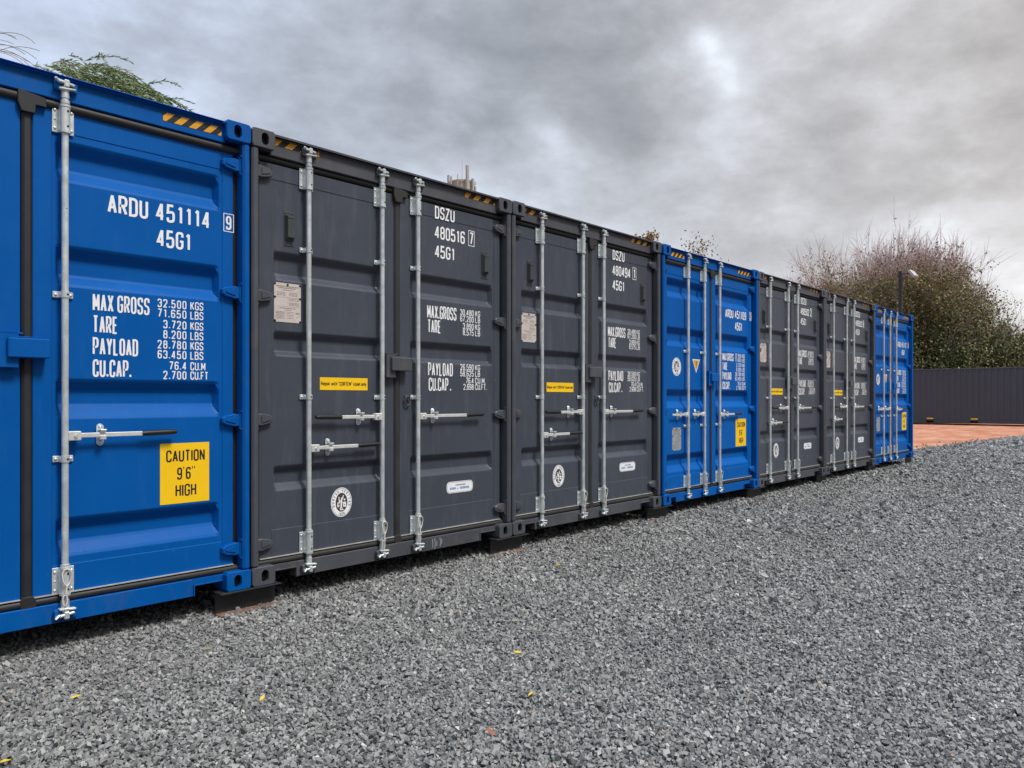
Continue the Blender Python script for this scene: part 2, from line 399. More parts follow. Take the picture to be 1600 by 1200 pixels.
def rect(mb, x0, x1, z0, z1, y, m): mb.add([(x0,y,z0),(x1,y,z0),(x1,y,z1),(x0,y,z1)], [(0,1,2,3)], m)
def disc(mb, cx, cz, rx, rz, y, m, n=40, t=.001):
    P = [(cx+rx*math.cos(2*math.pi*k/n), cz+rz*math.sin(2*math.pi*k/n)) for k in range(n)]
    mb.prism(P, y, y+t, m)

# ------------------------------------------------------------------ container
CW, CH, CL = 2.438, 2.896, 12.192
FY, PY = .072, .077                 # y of the door frame face and of the pressed panel
YT = FY-.0016; YP = PY-.0016        # decals lie on these
def casting_mesh(top, side, m):
    """corner casting with oval end hole. side=-1 at the left corner. local to container"""
    mb = MB(); W_, H_, Dp = .162, .118, .178
    x0 = 0 if side < 0 else CW-W_; z0 = CH-H_ if top else 0
    cx, cz = x0+W_/2 + (.008 if side < 0 else -.008), z0+H_/2
    n = 32; ov = []
    for k in range(n):
        a = 2*math.pi*(k+.5)/n; c_, s_ = math.cos(a), math.sin(a)
        sy_ = .014 if s_ > 0 else -.014
        ov.append((cx+.0255*c_, cz+sy_+.0255*s_))
    outer = []
    rr = .018
    for k in range(n):
        a = 2*math.pi*(k+.5)/n; c_, s_ = math.cos(a), math.sin(a)
        ux, uz = W_/2, H_/2; mx, mz = x0+ux, z0+uz
        t = 1/max(abs(c_)/ux, abs(s_)/uz); px, pz = mx+c_*t, mz+s_*t
        # round the outer corners
        for sx in (-1, 1):
            for sz in (-1, 1):
                if sx == side and sz == (1 if top else -1):
                    ccx, ccz = mx+sx*(ux-rr), mz+sz*(uz-rr)
                    if (px-ccx)*sx > 0 and (pz-ccz)*sz > 0:
                        d = Vector((px-ccx, pz-ccz)); d = d.normalized()*rr if d.length else d; px, pz = ccx+d.x, ccz+d.y
        outer.append((px, pz))
    ch = .005
    def ins(p): return (p[0]+(x0+W_/2-p[0])*.045, p[1]+(z0+H_/2-p[1])*.06)
    rings = [[(p[0], .0, p[1]) for p in ov], [(ins(p)[0], .0, ins(p)[1]) for p in outer], [(p[0], ch, p[1]) for p in outer], [(p[0], Dp, p[1]) for p in outer]]
    vs = [v for r_ in rings for v in r_]; fs = []
    for l in range(3):
        for k in range(n): fs.append((l*n+k, l*n+(k+1) % n, (l+1)*n+(k+1) % n, (l+1)*n+k))
    fs.append(tuple(range(3*n, 4*n)))
    mb.add(vs, fs, m)
    vs = [(p[0], 0.0, p[1]) for p in ov] + [((p[0]-cx)*1.0+cx, .028, p[1]) for p in ov]
    mb.add(vs, [(k, (k+1) % n, n+(k+1) % n, n+k) for k in range(n)], m)
    vs = [((p[0]-cx)*1.0+cx, .028, p[1]) for p in ov]
    mb.add(vs, [tuple(range(n))], DARKB)
    return mb.mesh('corner_casting')
GROOVES = {'grey': [(2.150,2.108,2.006,1.964),(1.628,1.586,1.500,1.467),(.744,.702,.626,.583)],
           'blue': [(2.555,2.495,2.412,2.345),(2.000,1.940,1.848,1.788),(1.288,1.224,1.152,1.080),(.548,.488,.418,.347)]}
LINES = {'grey': (.332, 2.612), 'blue': (.303, 2.598)}
DEPTH = {'grey': .040, 'blue': .052}
def door_mesh(kind, side, m):
    mb = MB()
    u0, u1 = (.084, 1.192) if side < 0 else (1.246, 2.354)
    p0, p1 = (.176, 1.098) if side < 0 else (1.338, 2.282)
    zl, zh = LINES[kind]; za, zb = .153, 2.714
    mb.box((u0, FY, za), (p0, FY+.05, zb), m, .004); mb.box((p1, FY, za), (u1, FY+.05, zb), m, .004)
    mb.box((p0-.001, FY+.0015, za), (p1+.001, FY+.05, zl), m, .003); mb.box((p0-.001, FY+.0015, zh), (p1+.001, FY+.05, zb), m, .003)
    d = DEPTH[kind]; e = .045
    prof = [(zh, 0.0)]
    for g in GROOVES[kind]:
        a, b, c, f = g; r_ = .007
        def L2(p, q_, t): return (p[0]+(q_[0]-p[0])*t, p[1]+(q_[1]-p[1])*t)
        A, B, C_, F_ = (a, 0), (b, 1), (c, 1), (f, 0)
        prof += [(a+r_, 0), (a+r_*.3, .03), L2(A, B, .16), L2(A, B, .84), (b-r_*.3, .97), (b-r_, 1),
                 (c+r_, 1), (c+r_*.3, .97), L2(C_, F_, .16), L2(C_, F_, .84), (f-r_*.3, .03), (f-r_, 0)]
    prof.append((zl, 0.0))
    us = [(p0, 0), (p0+.012, 0), (p0+.018, .06), (p0+e-.006, .94), (p0+e+.002, 1)] + [(p0+e+(p1-p0-2*e)*k/6, 1) for k in range(1, 6)] + [(p1-e-.002, 1), (p1-e+.006, .94), (p1-.018, .06), (p1-.012, 0), (p1, 0)]
    vs = []; fs = []; nu = len(us)
    for z, h in prof:
        for u, g in us: vs.append((u, PY + d*h*g, z))
    for i in range(len(prof)-1):
        for j in range(nu-1): fs.append((i*nu+j, i*nu+nu+j, i*nu+nu+j+1, i*nu+j+1))
    mb.add(vs, fs, m, False)
    # weld beads along the pressed sheet
    mb.box((p0, FY+.118-.06, zl-.001), (p1, FY+.06, zl+.001), m)
    # inner steps and bottom flange
    return mb.mesh('door')
def gasket_mesh(side, rub):
    mb = MB()
    u0, u1 = (.050, 1.219) if side < 0 else (1.219, 2.394)
    for z0_, z1_, y in ((2.706, 2.762, .050) if rub is RUBBER else (2.722, 2.762, .060), (.100, .152, .058)):
        n = 7; vs = []; fs = []
        for i, u in enumerate((u0, u1)):
            for k in range(n):
                a = math.pi*k/(n-1); vs.append((u, y+.034-.034*math.sin(a), z0_+(z1_-z0_)*(1-math.cos(a))/2))
        for k in range(n-1): fs.append((k, k+1, n+k+1, n+k))
        mb.add(vs, fs, rub, True)
        mb.add([vs[k] for k in range(n)], [tuple(range(n))], rub); mb.add([vs[n+k] for k in range(n)], [tuple(range(n))[::-1]], rub)
    if side < 0:
        mb.box((.048, .088, .12), (.086, .12, 2.74), RUBBER, .004)
    else:
        mb.box((1.196, .062, .13), (1.244, .115, 2.716), rub, .012)
        mb.box((2.352, .092, .12), (2.398, .12, 2.74), RUBBER, .004)
        mb.prism([(1.172,2.700),(1.188,2.655),(1.250,2.655),(1.256,2.702),(1.305,2.702),(1.300,2.748),(1.172,2.766)], .042, .10, rub, .004)
        mb.prism([(1.188,.098),(1.262,.098),(1.258,.150),(1.248,.156),(1.244,.165),(1.196,.165),(1.188,.150)], .055, .10, rub, .004)
    return mb.mesh('gasket')
def highlight_strip_mesh(side):
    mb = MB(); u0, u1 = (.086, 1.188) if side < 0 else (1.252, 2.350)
    mb.box((u0, .060, .1515), (u1, .073, .1565), PALEALU); return mb.mesh('highlight_strip')  # pale strip added to draw the bright highlight along the door's bottom edge
def hinge_mesh(side, z, m):
    mb = MB(); s = side
    X = (lambda a: a) if s < 0 else (lambda a: CW-a)
    P = [(X(.040), z-.034), (X(.085), z-.040), (X(.150), z-.026), (X(.168), z-.012), (X(.168), z+.014), (X(.150), z+.028), (X(.085), z+.040), (X(.040), z+.034)]
    if s > 0: P = P[::-1]
    mb.prism(P, .040, .074, m, .007)
    Q = [(X(.085), z-.020), (X(.150), z-.004), (X(.150), z+.006), (X(.085), z+.022)]
    if s > 0: Q = Q[::-1]
    mb.prism(Q, .0345, .05, m, .004)
    mb.tube([(X(.045), .046, z-.050), (X(.045), .046, z+.050)], .0165, m, 12)
    mb.tube([(X(.045), .046, z+.050), (X(.045), .046, z+.058)], .011, PALEALU, 10)
    return mb.mesh('hinge')
RY = .036   # rod axis
def rod_mesh():
    mb = MB(); mb.tube([(0, RY, .10), (0, RY, 2.83)], .0172, GALV, 18)
    mb.tube([(0, RY, .295), (0, RY, .310)], .0225, GALV, 16); mb.tube([(0, RY, 2.742), (0, RY, 2.758)], .0225, GALV, 16)
    return mb.mesh('locking_rod')
def guide_mesh(zc):
    mb = MB(); zb, zt = zc-.07, zc+.07
    for sx in (-1, 1):
        a, b = sorted((sx*.019, sx*.053))
        mb.box((a, FY-.008, zb), (b, FY-.0005, zt), GALV, .002)
        a, b = sorted((sx*.017, sx*.025)); mb.box((a, RY-.004, zb), (b, FY-.004, zt), GALV, .002)
        for zz in (zb+.022, zt-.022): mb.dome((sx*.040, FY-.008, zz), .0085, GALV, .8)
    mb.dome((-.040, FY-.008, zc), .006, GALV, .8)
    mb.tube([(0, RY, zb+.002), (0, RY, zt-.002)], .0245, GALV, 18)
    mb.tube([(0, RY, zb-.004), (0, RY, zb+.008)], .0275, GALV, 18); mb.tube([(0, RY, zt-.008), (0, RY, zt+.004)], .0275, GALV, 18)
    for zz in (zc-.04, zc+.04): mb.tube([(.007, RY-.0262, zz), (.007, RY-.020, zz)], .0052, DARKB, 10)
    return mb.mesh('rod_guide')
def bracket_mesh():
    mb = MB()
    for sx in (-1, 1):
        a, b = sorted((sx*.017, sx*.050)); mb.box((a, FY-.007, -.017), (b, FY-.0005, .017), GALV, .003)
        a, b = sorted((sx*.015, sx*.022)); mb.box((a, RY, -.017), (b, FY-.003, .017), GALV, .002)
        mb.dome((sx*.036, FY-.007, 0), .009, GALV, .8)
    mb.tube([(0, RY, -.017), (0, RY, .017)], .0215, GALV, 16)
    mb.tube([(.007, RY-.0225, 0), (.007, RY-.017, 0)], .005, DARKB, 10)
    return mb.mesh('rod_bracket')
def cam_mesh(top, paint):
    mb = MB(); s = 1 if top else -1; z = 2.80 if top else .092
    mb.tube([(0, RY, z-.03), (0, RY, z+.03)], .0205, GALV, 14)
    # cam: two-armed forging on the rod end
    zc = z + s*.045
    mb.box((-.052, .006, zc-.006), (.040, .040, zc+.008), GALV, .004, Matrix.Rotation(R(8)*s, 3, 'Y'))
    mb.box((-.036, .006, zc-s*.030-.006), (.046, .036, zc-s*.030+.006), GALV, .004, Matrix.Rotation(R(-6)*s, 3, 'Y'))
    mb.box((-.012, .004, zc-.022), (.014, .030, zc+.018), GALV, .005)
    mb.tube([(-.036, .006, zc-s*.004), (-.058, -.004, zc+s*.010)], [.008, .006], GALV, 8)
    return mb.mesh('locking_cam')
def keeper_mesh(top, m):
    mb = MB(); z = 2.835 if top else .055
    y1 = .050
    mb.box((-.055, .022, z-.030), (-.022, y1, z+.020), m, .004); mb.box((.024, .022, z-.030), (.058, y1, z+.020), m, .004)
    mb.box((-.050, .040, z-.012), (.052, y1, z+.024), m, .003)
    return mb.mesh('cam_keeper')
def handle_mesh(dirn, L, grip):
    """lever from the rod outwards; origin on the rod axis"""
    mb = MB(); d = dirn
    def bx(a, b, y0, y1, z0, z1, m, c=.002, rot=None):
        a, b = sorted((a*d, b*d)); mb.box((a, y0, z0), (b, y1, z1), m, c, rot)
    bx(.014, .075, .018, .056, -.026, .024, ZINC, .004)
    mb.tube([(d*.048, .010, -.001), (d*.048, .020, -.001)], .009, GALV, 8)
    e = L-grip
    bx(.065, e, .026, .036, -.012, .013, ZINC, .003)
    if grip:
        n = 9; pts = [(d*(e-.004+ (grip+.004)*k/(n-1)), .030, .001+.004*k/(n-1)) for k in range(n)]
        mb.tube(pts, [.0135]+[.0155]*(n-2)+[.012], GRIP, 10)
    return mb.mesh('door_handle')
def catch_mesh():
    mb = MB()
    P = []
    for k in range(20):
        a = 2*math.pi*k/20; P.append((.020*math.cos(a), (.040 if math.sin(a) > 0 else -.040)+.020*math.sin(a)))
    mb.prism(P, FY-.006, FY-.0005, GALV, .002)
    for zz in (.043, -.043): mb.dome((0, FY-.006, zz), .0115, GALV, .9)
    mb.box((-.017, .020, -.026), (.017, FY-.004, -.014), GALV, .003)
    mb.box((-.015, .016, -.026), (.015, .024, -.002), GALV, .003)
    mb.box((-.016, .014, .014), (.016, .022, .032), GALV, .003, Matrix.Rotation(R(20), 3, 'X'))
    mb.box((-.012, .020, .020), (.012, FY-.004, .030), GALV, .003)
    return mb.mesh('handle_catch')
def lockbox_mesh(m, part):
    mb = MB()
    if part == 0:   # pressed cover on the right-hand door
        mb.box((1.118, -.004, 1.392), (1.306, FY+.002, 1.492), m, .005)
        mb.box((1.118, .004, 1.494), (1.270, .012, 1.500), m, .001)
    else:           # receiver on the left-hand door
        mb.box((1.078, .022, 1.340), (1.170, .032, 1.520), m, .002); mb.box((1.078, .022, 1.340), (1.086, FY+.002, 1.520), m, .002)
        mb.box((1.078, .022, 1.512), (1.190, FY+.002, 1.520), m, .002); mb.box((1.078, .022, 1.340), (1.165, FY+.002, 1.348), m, .002)
    return mb.mesh('lock_box')
def vent_mesh(cx, z):
    mb = MB()
    mb.prism([(cx-.036, z-.115), (cx+.036, z-.115), (cx+.036, z+.115), (cx-.036, z+.115)], PY-.004, PY-.0005, VENTM, .002)
    vs = [(cx-.033, PY-.003, z-.080), (cx+.033, PY-.003, z-.080), (cx+.033, PY-.003, z+.088), (cx-.033, PY-.003, z+.088),
          (cx-.024, PY-.034, z-.060), (cx+.024, PY-.034, z-.060), (cx+.024, PY-.034, z+.078), (cx-.024, PY-.034, z+.078)]
    mb.add(vs, [(4,5,6,7),(0,1,5,4),(1,2,6,5),(2,3,7,6),(3,0,4,7)], VENTM)
    mb.box((cx-.024, PY-.0345, z+.062), (cx+.024, PY-.030, z+.066), DARKB)
    for sx in (-1, 1):
        for zz in (z+.103, z-.100): mb.dome((cx+sx*.022, PY-.004, zz), .0065, VENTM, .8)
    return mb.mesh('vent_cover')
def emblem_mesh(cx, cz, rx, rz, plane):
    mb = MB(); y = plane-.001
    disc(mb, cx, cz, rx, rz, y, WHITE, 48)
    n = 48
    def ring(kx, t, m, yy):
        P = [(cx+rx*kx*math.cos(2*math.pi*k/n), cz+rz*kx*math.sin(2*math.pi*k/n)) for k in range(n)]; ribbon(mb, P, True, t, m, yy)
    ring(.93, .0022, BLACKV, y-.0004)
    disc(mb, cx, cz, rx*.56, rz*.64, y-.0008, INKD, 40, .0003)
    def arc(s_, a0, a1, cap, rk, flip=False):
        k = 0; nch = len(s_)
        for i, ch in enumerate(s_):
            if ch == ' ': continue
            a = R(a0+(a1-a0)*(i+.5)/nch)
            bx_, bz_ = cx+rx*rk*math.cos(a), cz+rz*rk*math.sin(a); th = a-math.pi/2 if not flip else a+math.pi/2
            wd = G[ch][0]
            def xf(p): 
                px, pz = p; c_, s2 = math.cos(th), math.sin(th); return (bx_+px*c_-pz*s2, bz_+px*s2+pz*c_)
            text(mb, ch, -cap*.28*max(wd, .6)/3, cap*.28*max(wd, .6)/3, -cap/2, cap, y-.0006, BLACKV, T=cap*.13, xf=xf)
    arc('BUREAU VERITAS', 205, -25, rx*.21, .78); arc('1828', 248, 292, rx*.21, .80, True)
    W_ = WHITE; yy = y-.0014; s_ = rx*1.0; t = rx*.10
    def st(P, tt=t, cl=False, k=0): ribbon(mb, [(cx+a*s_, cz+b*s_*1.18) for a, b in P], cl, tt, W_, yy-.0001*k)
    st([(-.02,.20),(0,.0),(-.05,-.28)], t*1.5, False, 0); st([(0,.12),(.12,.28),(.17,.47)], t*.8, False, 1); st([(-.03,.12),(-.22,.05),(-.26,.38)], t*.8, False, 2)
    disc(mb, cx+.01*s_, cz+.27*s_*1.18, .065*s_, .075*s_, yy-.0003, W_, 12, .0002)
    st([(-.40,-.02),(-.12,-.02)], t*.8, False, 1); st([(-.36,-.06),(-.36,-.30),(-.20,-.18)], t*.9, False, 2); st([(.12,-.02),(.42,-.02)], t*.8, False, 1)
    st([(.20,-.10),(.20,-.28),(.38,-.28),(.38,-.10)], t*1.1, True, 3); st([(.22,.12),(.34,.20)], t*1.3, False, 2)
    st([(-.03,-.28),(-.16,-.46)], t*.8, False, 3); st([(-.02,-.28),(.06,-.44)], t*.8, False, 2); st([(-.14,-.50),(.18,-.50)], t*.9, False, 4)
    return mb.mesh('inspection_emblem')
INKD = mat('emblem_dark', (.055, .045, .045), .5)
def plate_mesh(x0, x1, z0, z1, plane, m, seed=1):
    mb = MB(); y = plane-.002; rr = random.Random(seed)
    mb.prism([(x0,z0),(x1,z0),(x1,z1),(x0,z1)], y, plane+.0005, m, .0006)
    W_, H_ = x1-x0, z1-z0
    def bar(a, b, v, h, mm=INK): rect(mb, x0+a*W_, x0+b*W_, z0+v*H_, z0+(v+h)*H_, y-.0005, mm)
    def words(a, b, v, h):
        p = a
        while p < b:
            q_ = min(p+rr.uniform(.03, .11), b); bar(p, q_, v, h); p = q_+.018
    words(.08,.92,.905,.022); words(.17,.82,.865,.020); words(.33,.70,.815,.018)
    for v in (.755, .72, .685): words(.10,.42,v,.012); words(.55,.88,v,.012)
    bar(.05,.95,.635,.004); bar(.50,.503,.38,.25)
    for v in (.60, .565, .50, .47, .44): words(.55,.93,v,.011)
    bar(.05,.95,.40,.004); words(.2,.8,.35,.018); words(.38,.64,.305,.014)
    for v in (.26, .225, .18, .14, .10): words(.05,.38,v,.010); bar(.05,.42,v-.014,.003); words(.46,.72,v,.010)
    words(.80,.94,.23,.03); words(.84,.93,.14,.012)
    for a, b in ((.03,.97),(.97,.97),(.5,.965),(.03,.63),(.97,.63),(.03,.03),(.97,.03)):
        mb.dome((x0+a*W_, y, z0+b*H_), .0085, BLACKV, .6)
    return mb.mesh('data_plate')
def hazard_mesh(xa, xb, z0, z1, ny, side):
    mb = MB(); y = .0435
    rect(mb, xa, xb, z0, z1, y, BLACKV)
    step = (xb-xa)/ny; sl = (z1-z0)*1.0
    for k in range(ny+1):
        a = xa+k*step-(.0 if side > 0 else .02)
        P = [(a-sl*.5, z0), (a+step*.5-sl*.5, z0), (a+step*.5+sl*.5, z1), (a+sl*.5, z1)]
        # clip to the strip
        def clip(P, lim, keepgt):
            o_ = []
            for i in range(len(P)):
                p, q_ = P[i], P[(i+1) % len(P)]; pi = (p[0] >= lim) if keepgt else (p[0] <= lim); qi = (q_[0] >= lim) if keepgt else (q_[0] <= lim)
                if pi: o_.append(p)
                if pi != qi:
                    t = (lim-p[0])/(q_[0]-p[0]); o_.append((lim, p[1]+t*(q_[1]-p[1])))
            return o_
        P = clip(clip(P, xa+.001, True), xb-.001, False)
        if len(P) >= 3: mb.add([(p[0], y-.0008, p[1]) for p in P], [tuple(range(len(P)))], AMBER)
    return mb.mesh('hazard_stripe')
def wall_mesh(side, m):
    """corrugated side wall along y"""
    mb = MB(); x = 0.012 if side < 0 else CW-.012; s = 1 if side < 0 else -1
    ys = []; y = .17; per = .278
    while y < CL-.2:
        for dy, h in ((0, 0), (.072, 0), (.140, 1), (.210, 1)): ys.append((y+dy, h))
        y += per
    ys.append((CL-.12, 0)); z0, z1 = .165, 2.83
    vs = []
    for yy, h in ys: vs += [(x+s*.036*h, yy, z0), (x+s*.036*h, yy, z1)]
    fs = [(2*i, 2*i+2, 2*i+3, 2*i+1) for i in range(len(ys)-1)]
    mb.add(vs, fs, m)
    a, b = (x-.008, x+.052) if side < 0 else (x-.052, x+.008)
    mb.box((a, .17, .012), (b, CL-.17, .165), m, .004); mb.box((a, .17, 2.83), (b, CL-.17, 2.888), m, .004)
    return mb.mesh('side_wall')
def roof_mesh(m):
    mb = MB(); vs = []; ys = []; y = .02
    while y < CL-.05:
        for dy, h in ((0, 0), (.06, 0), (.085, 1), (.165, 1)): ys.append((y+dy, h))
        y += .21
    for yy, h in ys: vs += [(.02, yy, 2.868+.014*h), (CW-.02, yy, 2.868+.014*h)]
    mb.add(vs, [(2*i, 2*i+1, 2*i+3, 2*i+2) for i in range(len(ys)-1)], m)
    return mb.mesh('roof')
def frame_parts(kind, m):
    d = {}
    mb = MB(); lip = .012 if kind == 'grey' else .034
    mb.box((.150, .045, 2.758), (CW-.150, .12, 2.884), m, .004)
    mb.box((.160, lip, 2.8845), (CW-.160, .13, 2.8895), m, .0015)
    if kind == 'grey': mb.box((.160, .012, 2.876), (CW-.160, .0165, 2.8843), m)
    d['door_header'] = mb.mesh('door_header')
    mb = MB()
    mb.box((.352, .052, .004), (2.090, .125, .106), m, .003)
    mb.box((.150, .0525, .066), (.352, .125, .106), m, .001); mb.box((2.090, .0525, .066), (CW-.150, .125, .106), m, .001)
    mb.box((.345, .046, .004), (.352, .13, .072), m, .001); mb.box((2.090, .046, .004), (2.097, .13, .072), m, .001)
    mb.box((.150, .046, .066), (.345, .055, .073), m, .001); mb.box((2.097, .046, .066), (CW-.150, .055, .073), m, .001)
    d['door_sill'] = mb.mesh('door_sill')
    for sd_ in (-1, 1):
        mb = MB(); X = (lambda a, b: (a, b)) if sd_ < 0 else (lambda a, b: (CW-b, CW-a))
        a, b = X(.003, .051); mb.box((a, .006, .118), (b, .16, 2.778), m, .012)
        a, b = X(.036, .084); mb.box((a, .118, .118), (b, .16, 2.778), m, .004)
        for z in (.250, 1.051, 1.845, 2.640):   # hinge lugs
            for dz in (-.062, .050):
                a, b = X(.022, .058); mb.box((a, .022, z+dz), (b, .070, z+dz+.012), m, .002)
        d['corner_post', sd_] = mb.mesh('corner_post')
    mb = MB()
    mb.box((.05, CL-.09, .10), (CW-.05, CL-.04, 2.87), m, .004)
    d['rear_wall'] = mb.mesh('rear_wall')
    mb = MB()
    mb.box((.05, .20, .135), (CW-.05, CL-.1, .160), DARKB)
    y = .35
    while y < CL-.2:
        mb.box((.06, y, .035), (CW-.06, y+.045, .134), m); y += .31
    d['floor_frame'] = mb.mesh('floor_frame')
    return d
def lettering(kind, nums):
    own, six, chk = nums; W_ = WHITE; outm = []
    def done():
        nonlocal mb
        outm.append(mb.mesh('lettering')); mb = MB()
    mb = MB()
    if kind == 'blue':
        text(mb, own, 1.615, 1.835, 2.215, .107, YP, W_, gap=2.0); done(); text(mb, six, 1.880, 2.205, 2.218, .107, YP, W_, gap=2.3)
        done(); text(mb, chk, 2.306, 2.342, 2.234, .086, YT, W_)
        ribbon(mb, [(2.292,2.223),(2.356,2.223),(2.356,2.332),(2.292,2.332)], True, .0045, W_, YT)
        done(); text(mb, '45G1', 1.884, 2.088, 2.068, .104, YP, W_, gap=2.1)
        done()
        for s_, r_, b in (('MAX GROSS', 1.843, 1.665), ('TARE', 1.668, 1.545), ('PAYLOAD', 1.779, 1.425), ('CU.CAP.', 1.742, 1.304)):
            text(mb, s_, 1.538, r_, b, .097, YP, W_, T=.0108, gap=2.3); done()
        for n_, l, b, un, ur in (('32.500', 1.889, 1.717, 'KGS', 2.163), ('71.650', 1.889, 1.660, 'LBS', 2.163), ('3.720', 1.922, 1.596, 'KGS', 2.163), ('8.200', 1.922, 1.537, 'LBS', 2.163),
                                 ('28.780', 1.889, 1.477, 'KGS', 2.163), ('63.450', 1.889, 1.419, 'LBS', 2.163), ('76.4', 1.956, 1.355, 'CU.M', 2.176), ('2.700', 1.922, 1.299, 'CU.FT', 2.194)):
            text(mb, n_, l, 2.059, b, .049, YP, W_, gap=2.6, T=.0066); text(mb, un, 2.083, ur, b, .049, YP, W_, gap=1.9, T=.0062)
            if un in ('LBS', 'CU.FT'): done()
    else:
        text(mb, own, 1.603, 1.817, 2.607, .100, YT, W_, gap=1.9); done(); text(mb, six, 1.606, 1.937, 2.451, .103, YP, W_, gap=1.9)
        done(); ribbon(mb, [(1.981,2.449),(2.047,2.449),(2.047,2.573),(1.981,2.573)], True, .005, W_, YP); text(mb, chk, 1.993, 2.035, 2.460, .101, YP, W_)
        done(); text(mb, '45G1', 1.608, 1.824, 2.300, .102, YP, W_, gap=1.9)
        done()
        for s_, l, r_, b in (('MAX.GROSS', 1.526, 1.842, 1.817), ('TARE', 1.532, 1.669, 1.703), ('PAYLOAD', 1.536, 1.802, 1.366), ('CU.CAP', 1.542, 1.752, 1.247)):
            text(mb, s_, l, r_, b, .104, YP, W_, T=.0110, gap=2.2)
            if s_ != 'CU.CAP': done()
        text(mb, '.', 1.770, 1.784, 1.247, .104, YP, W_, T=.013); done()
        for n_, l, b, un, ur in (('30,480', 1.884, 1.868, 'KG', 2.116), ('67,200', 1.884, 1.816, 'LB', 2.116), ('3,890', 1.915, 1.757, 'KG', 2.116), ('8,575', 1.915, 1.706, 'LB', 2.116),
                                 ('26,590', 1.886, 1.420, 'KG', 2.116), ('58,625', 1.886, 1.368, 'LB', 2.116), ('76.4', 1.950, 1.311, 'CU.M.', 2.180), ('2,698', 1.922, 1.259, 'CU.FT.', 2.194)):
            text(mb, n_, l, 2.040, b, .049, YP, W_, gap=1.9, T=.0062); text(mb, un, 2.058, ur, b, .049, YP, W_, gap=1.8, T=.0062)
            if un in ('LB', 'CU.FT.'): done()
    return outm
def caution_mesh():
    mb = MB(); x0, x1, z0, z1 = 1.903, 2.200, .566, .922; y = YP-.0002
    mb.prism([(x0,z0),(x1,z0),(x1,z1),(x0,z1)], y, PY, YELLOW)
    text(mb, 'CAUTION', x0+.035, x1-.028, .812, .070, y-.0006, BLACKV, T=.0094, gap=1.9)
    text(mb, "9", x0+.100, x0+.130, .706, .072, y-.0006, BLACKV, T=.0094); text(mb, "'", x0+.137, x0+.143, .706, .076, y-.0006, BLACKV, T=.005)
    text(mb, "6", x0+.152, x0+.182, .706, .072, y-.0006, BLACKV, T=.0094); text(mb, '"', x0+.190, x0+.208, .706, .076, y-.0006, BLACKV, T=.005)
    text(mb, 'HIGH', x0+.090, x0+.216, .606, .072, y-.0006, BLACKV, T=.0094, gap=1.9)
    return mb.mesh('caution_sign')
def repair_mesh():
    mb = MB(); x0, x1, z0, z1 = .546, .950, 1.246, 1.333; y = YP-.0002
    mb.prism([(x0,z0),(x1,z0),(x1,z1),(x0,z1)], y, PY, YELLOW)
    text(mb, 'Repair with "CORTEN" steel only', x0+.008, x1-.010, 1.277, .027, y-.0006, BLACKV, T=.0042, gap=1.7)
    return mb.mesh('repair_label')
def oval_mesh():
    mb = MB(); cx, cz, hw, hh = 1.882, .470, .148, .046; y = YP-.0002
    P = rnd([(cx-hw,cz-hh,hh*.85),(cx+hw,cz-hh,hh*.85),(cx+hw,cz+hh,hh*.85),(cx-hw,cz+hh,hh*.85)], True)
    mb.prism(P, y, PY, WHITE)
    k = .88; ribbon(mb, [(cx+(p[0]-cx)*.955, cz+(p[1]-cz)*k) for p in P], True, .0025, INK, y-.0004)
    rr = random.Random(4)
    for a, b, z, h, m in ((-.05, .06, .012, .010, INK), (-.11, -.045, -.018, .018, BLUEINK), (-.030, -.018, -.018, .010, BLUEINK), (-.002, .105, -.018, .018, BLUEINK)):
        p = a
        while p < b:
            q_ = min(p+rr.uniform(.008, .014), b); rect(mb, cx+p, cx+q_, cz+z, cz+z+h, y-.0006, m); p = q_+.004
    return mb.mesh('maker_label')
def triangle_mesh():
    mb = MB(); x0, x1, z1, z0 = .775, .955, 1.652, 1.490; y = YP-.0002
    mb.prism([(x0,z1),((x0+x1)/2,z0),(x1,z1)], y, PY, WHITE)
    c = ((x0+x1)/2, (z0+2*z1)/3)
    mb.prism([(c[0]+(p[0]-c[0])*.82, c[1]+(p[1]-c[1])*.82) for p in ((x0,z1),((x0+x1)/2,z0),(x1,z1))], y-.0005, y-.0001, AMBER)
    rect(mb, c[0]-.007, c[0]+.007, c[1]-.020, c[1]+.030, y-.001, BLACKV); rect(mb, c[0]-.006, c[0]+.006, c[1]-.040, c[1]-.028, y-.001, BLACKV)
    return mb.mesh('warning_triangle')
def cord_mesh():
    """cable seal looped round the bottom rod guide"""
    mb = MB(); P = []
    for k in range(21):
        t = k/20; a = math.pi*2*t; P.append((.022*math.sin(a), RY-.030-.004*math.sin(a*2), .255+.034*math.cos(a)*(1 if math.cos(a) > 0 else 1.6)))
    mb.tube(P, .0038, CORD, 6)
    mb.tube([(0, RY-.030, .200), (-.006, RY-.031, .170), (-.006, RY-.031, .160)], .0055, CORD, 6)
    Q = []
    for k in range(15):
        a = math.pi*2*k/14; Q.append((-.010+.011*math.sin(a), RY-.030, .125+.030*math.cos(a)))
    mb.tube(Q, .0038, CORD, 6)
    return mb.mesh('seal_cord')
def ring_mesh(m):
    mb = MB(); mb.box((1.290, PY-.012, 1.196), (1.330, FY+.001, 1.216), m, .003)
    P = [(1.310+.026*math.sin(2*math.pi*k/14)*(1 if k not in (0, 14) else 1), .054, 1.168+.034*math.cos(2*math.pi*k/14)) for k in range(15)]
    mb.tube(P, .0065, VENTM, 8); return mb.mesh('tie_ring')
def scratch_mesh():
    mb = MB()
    for x, a, b in ((1.560, .020, .088), (1.585, .012, .094), (1.604, .030, .070), (1.640, .022, .090), (1.655, .040, .078)):
        ribbon(mb, [(x, a), (x+.003, (a+b)/2), (x-.002, b)], False, .0022, WHITE, .0505)
    return mb.mesh('paint_scratch')

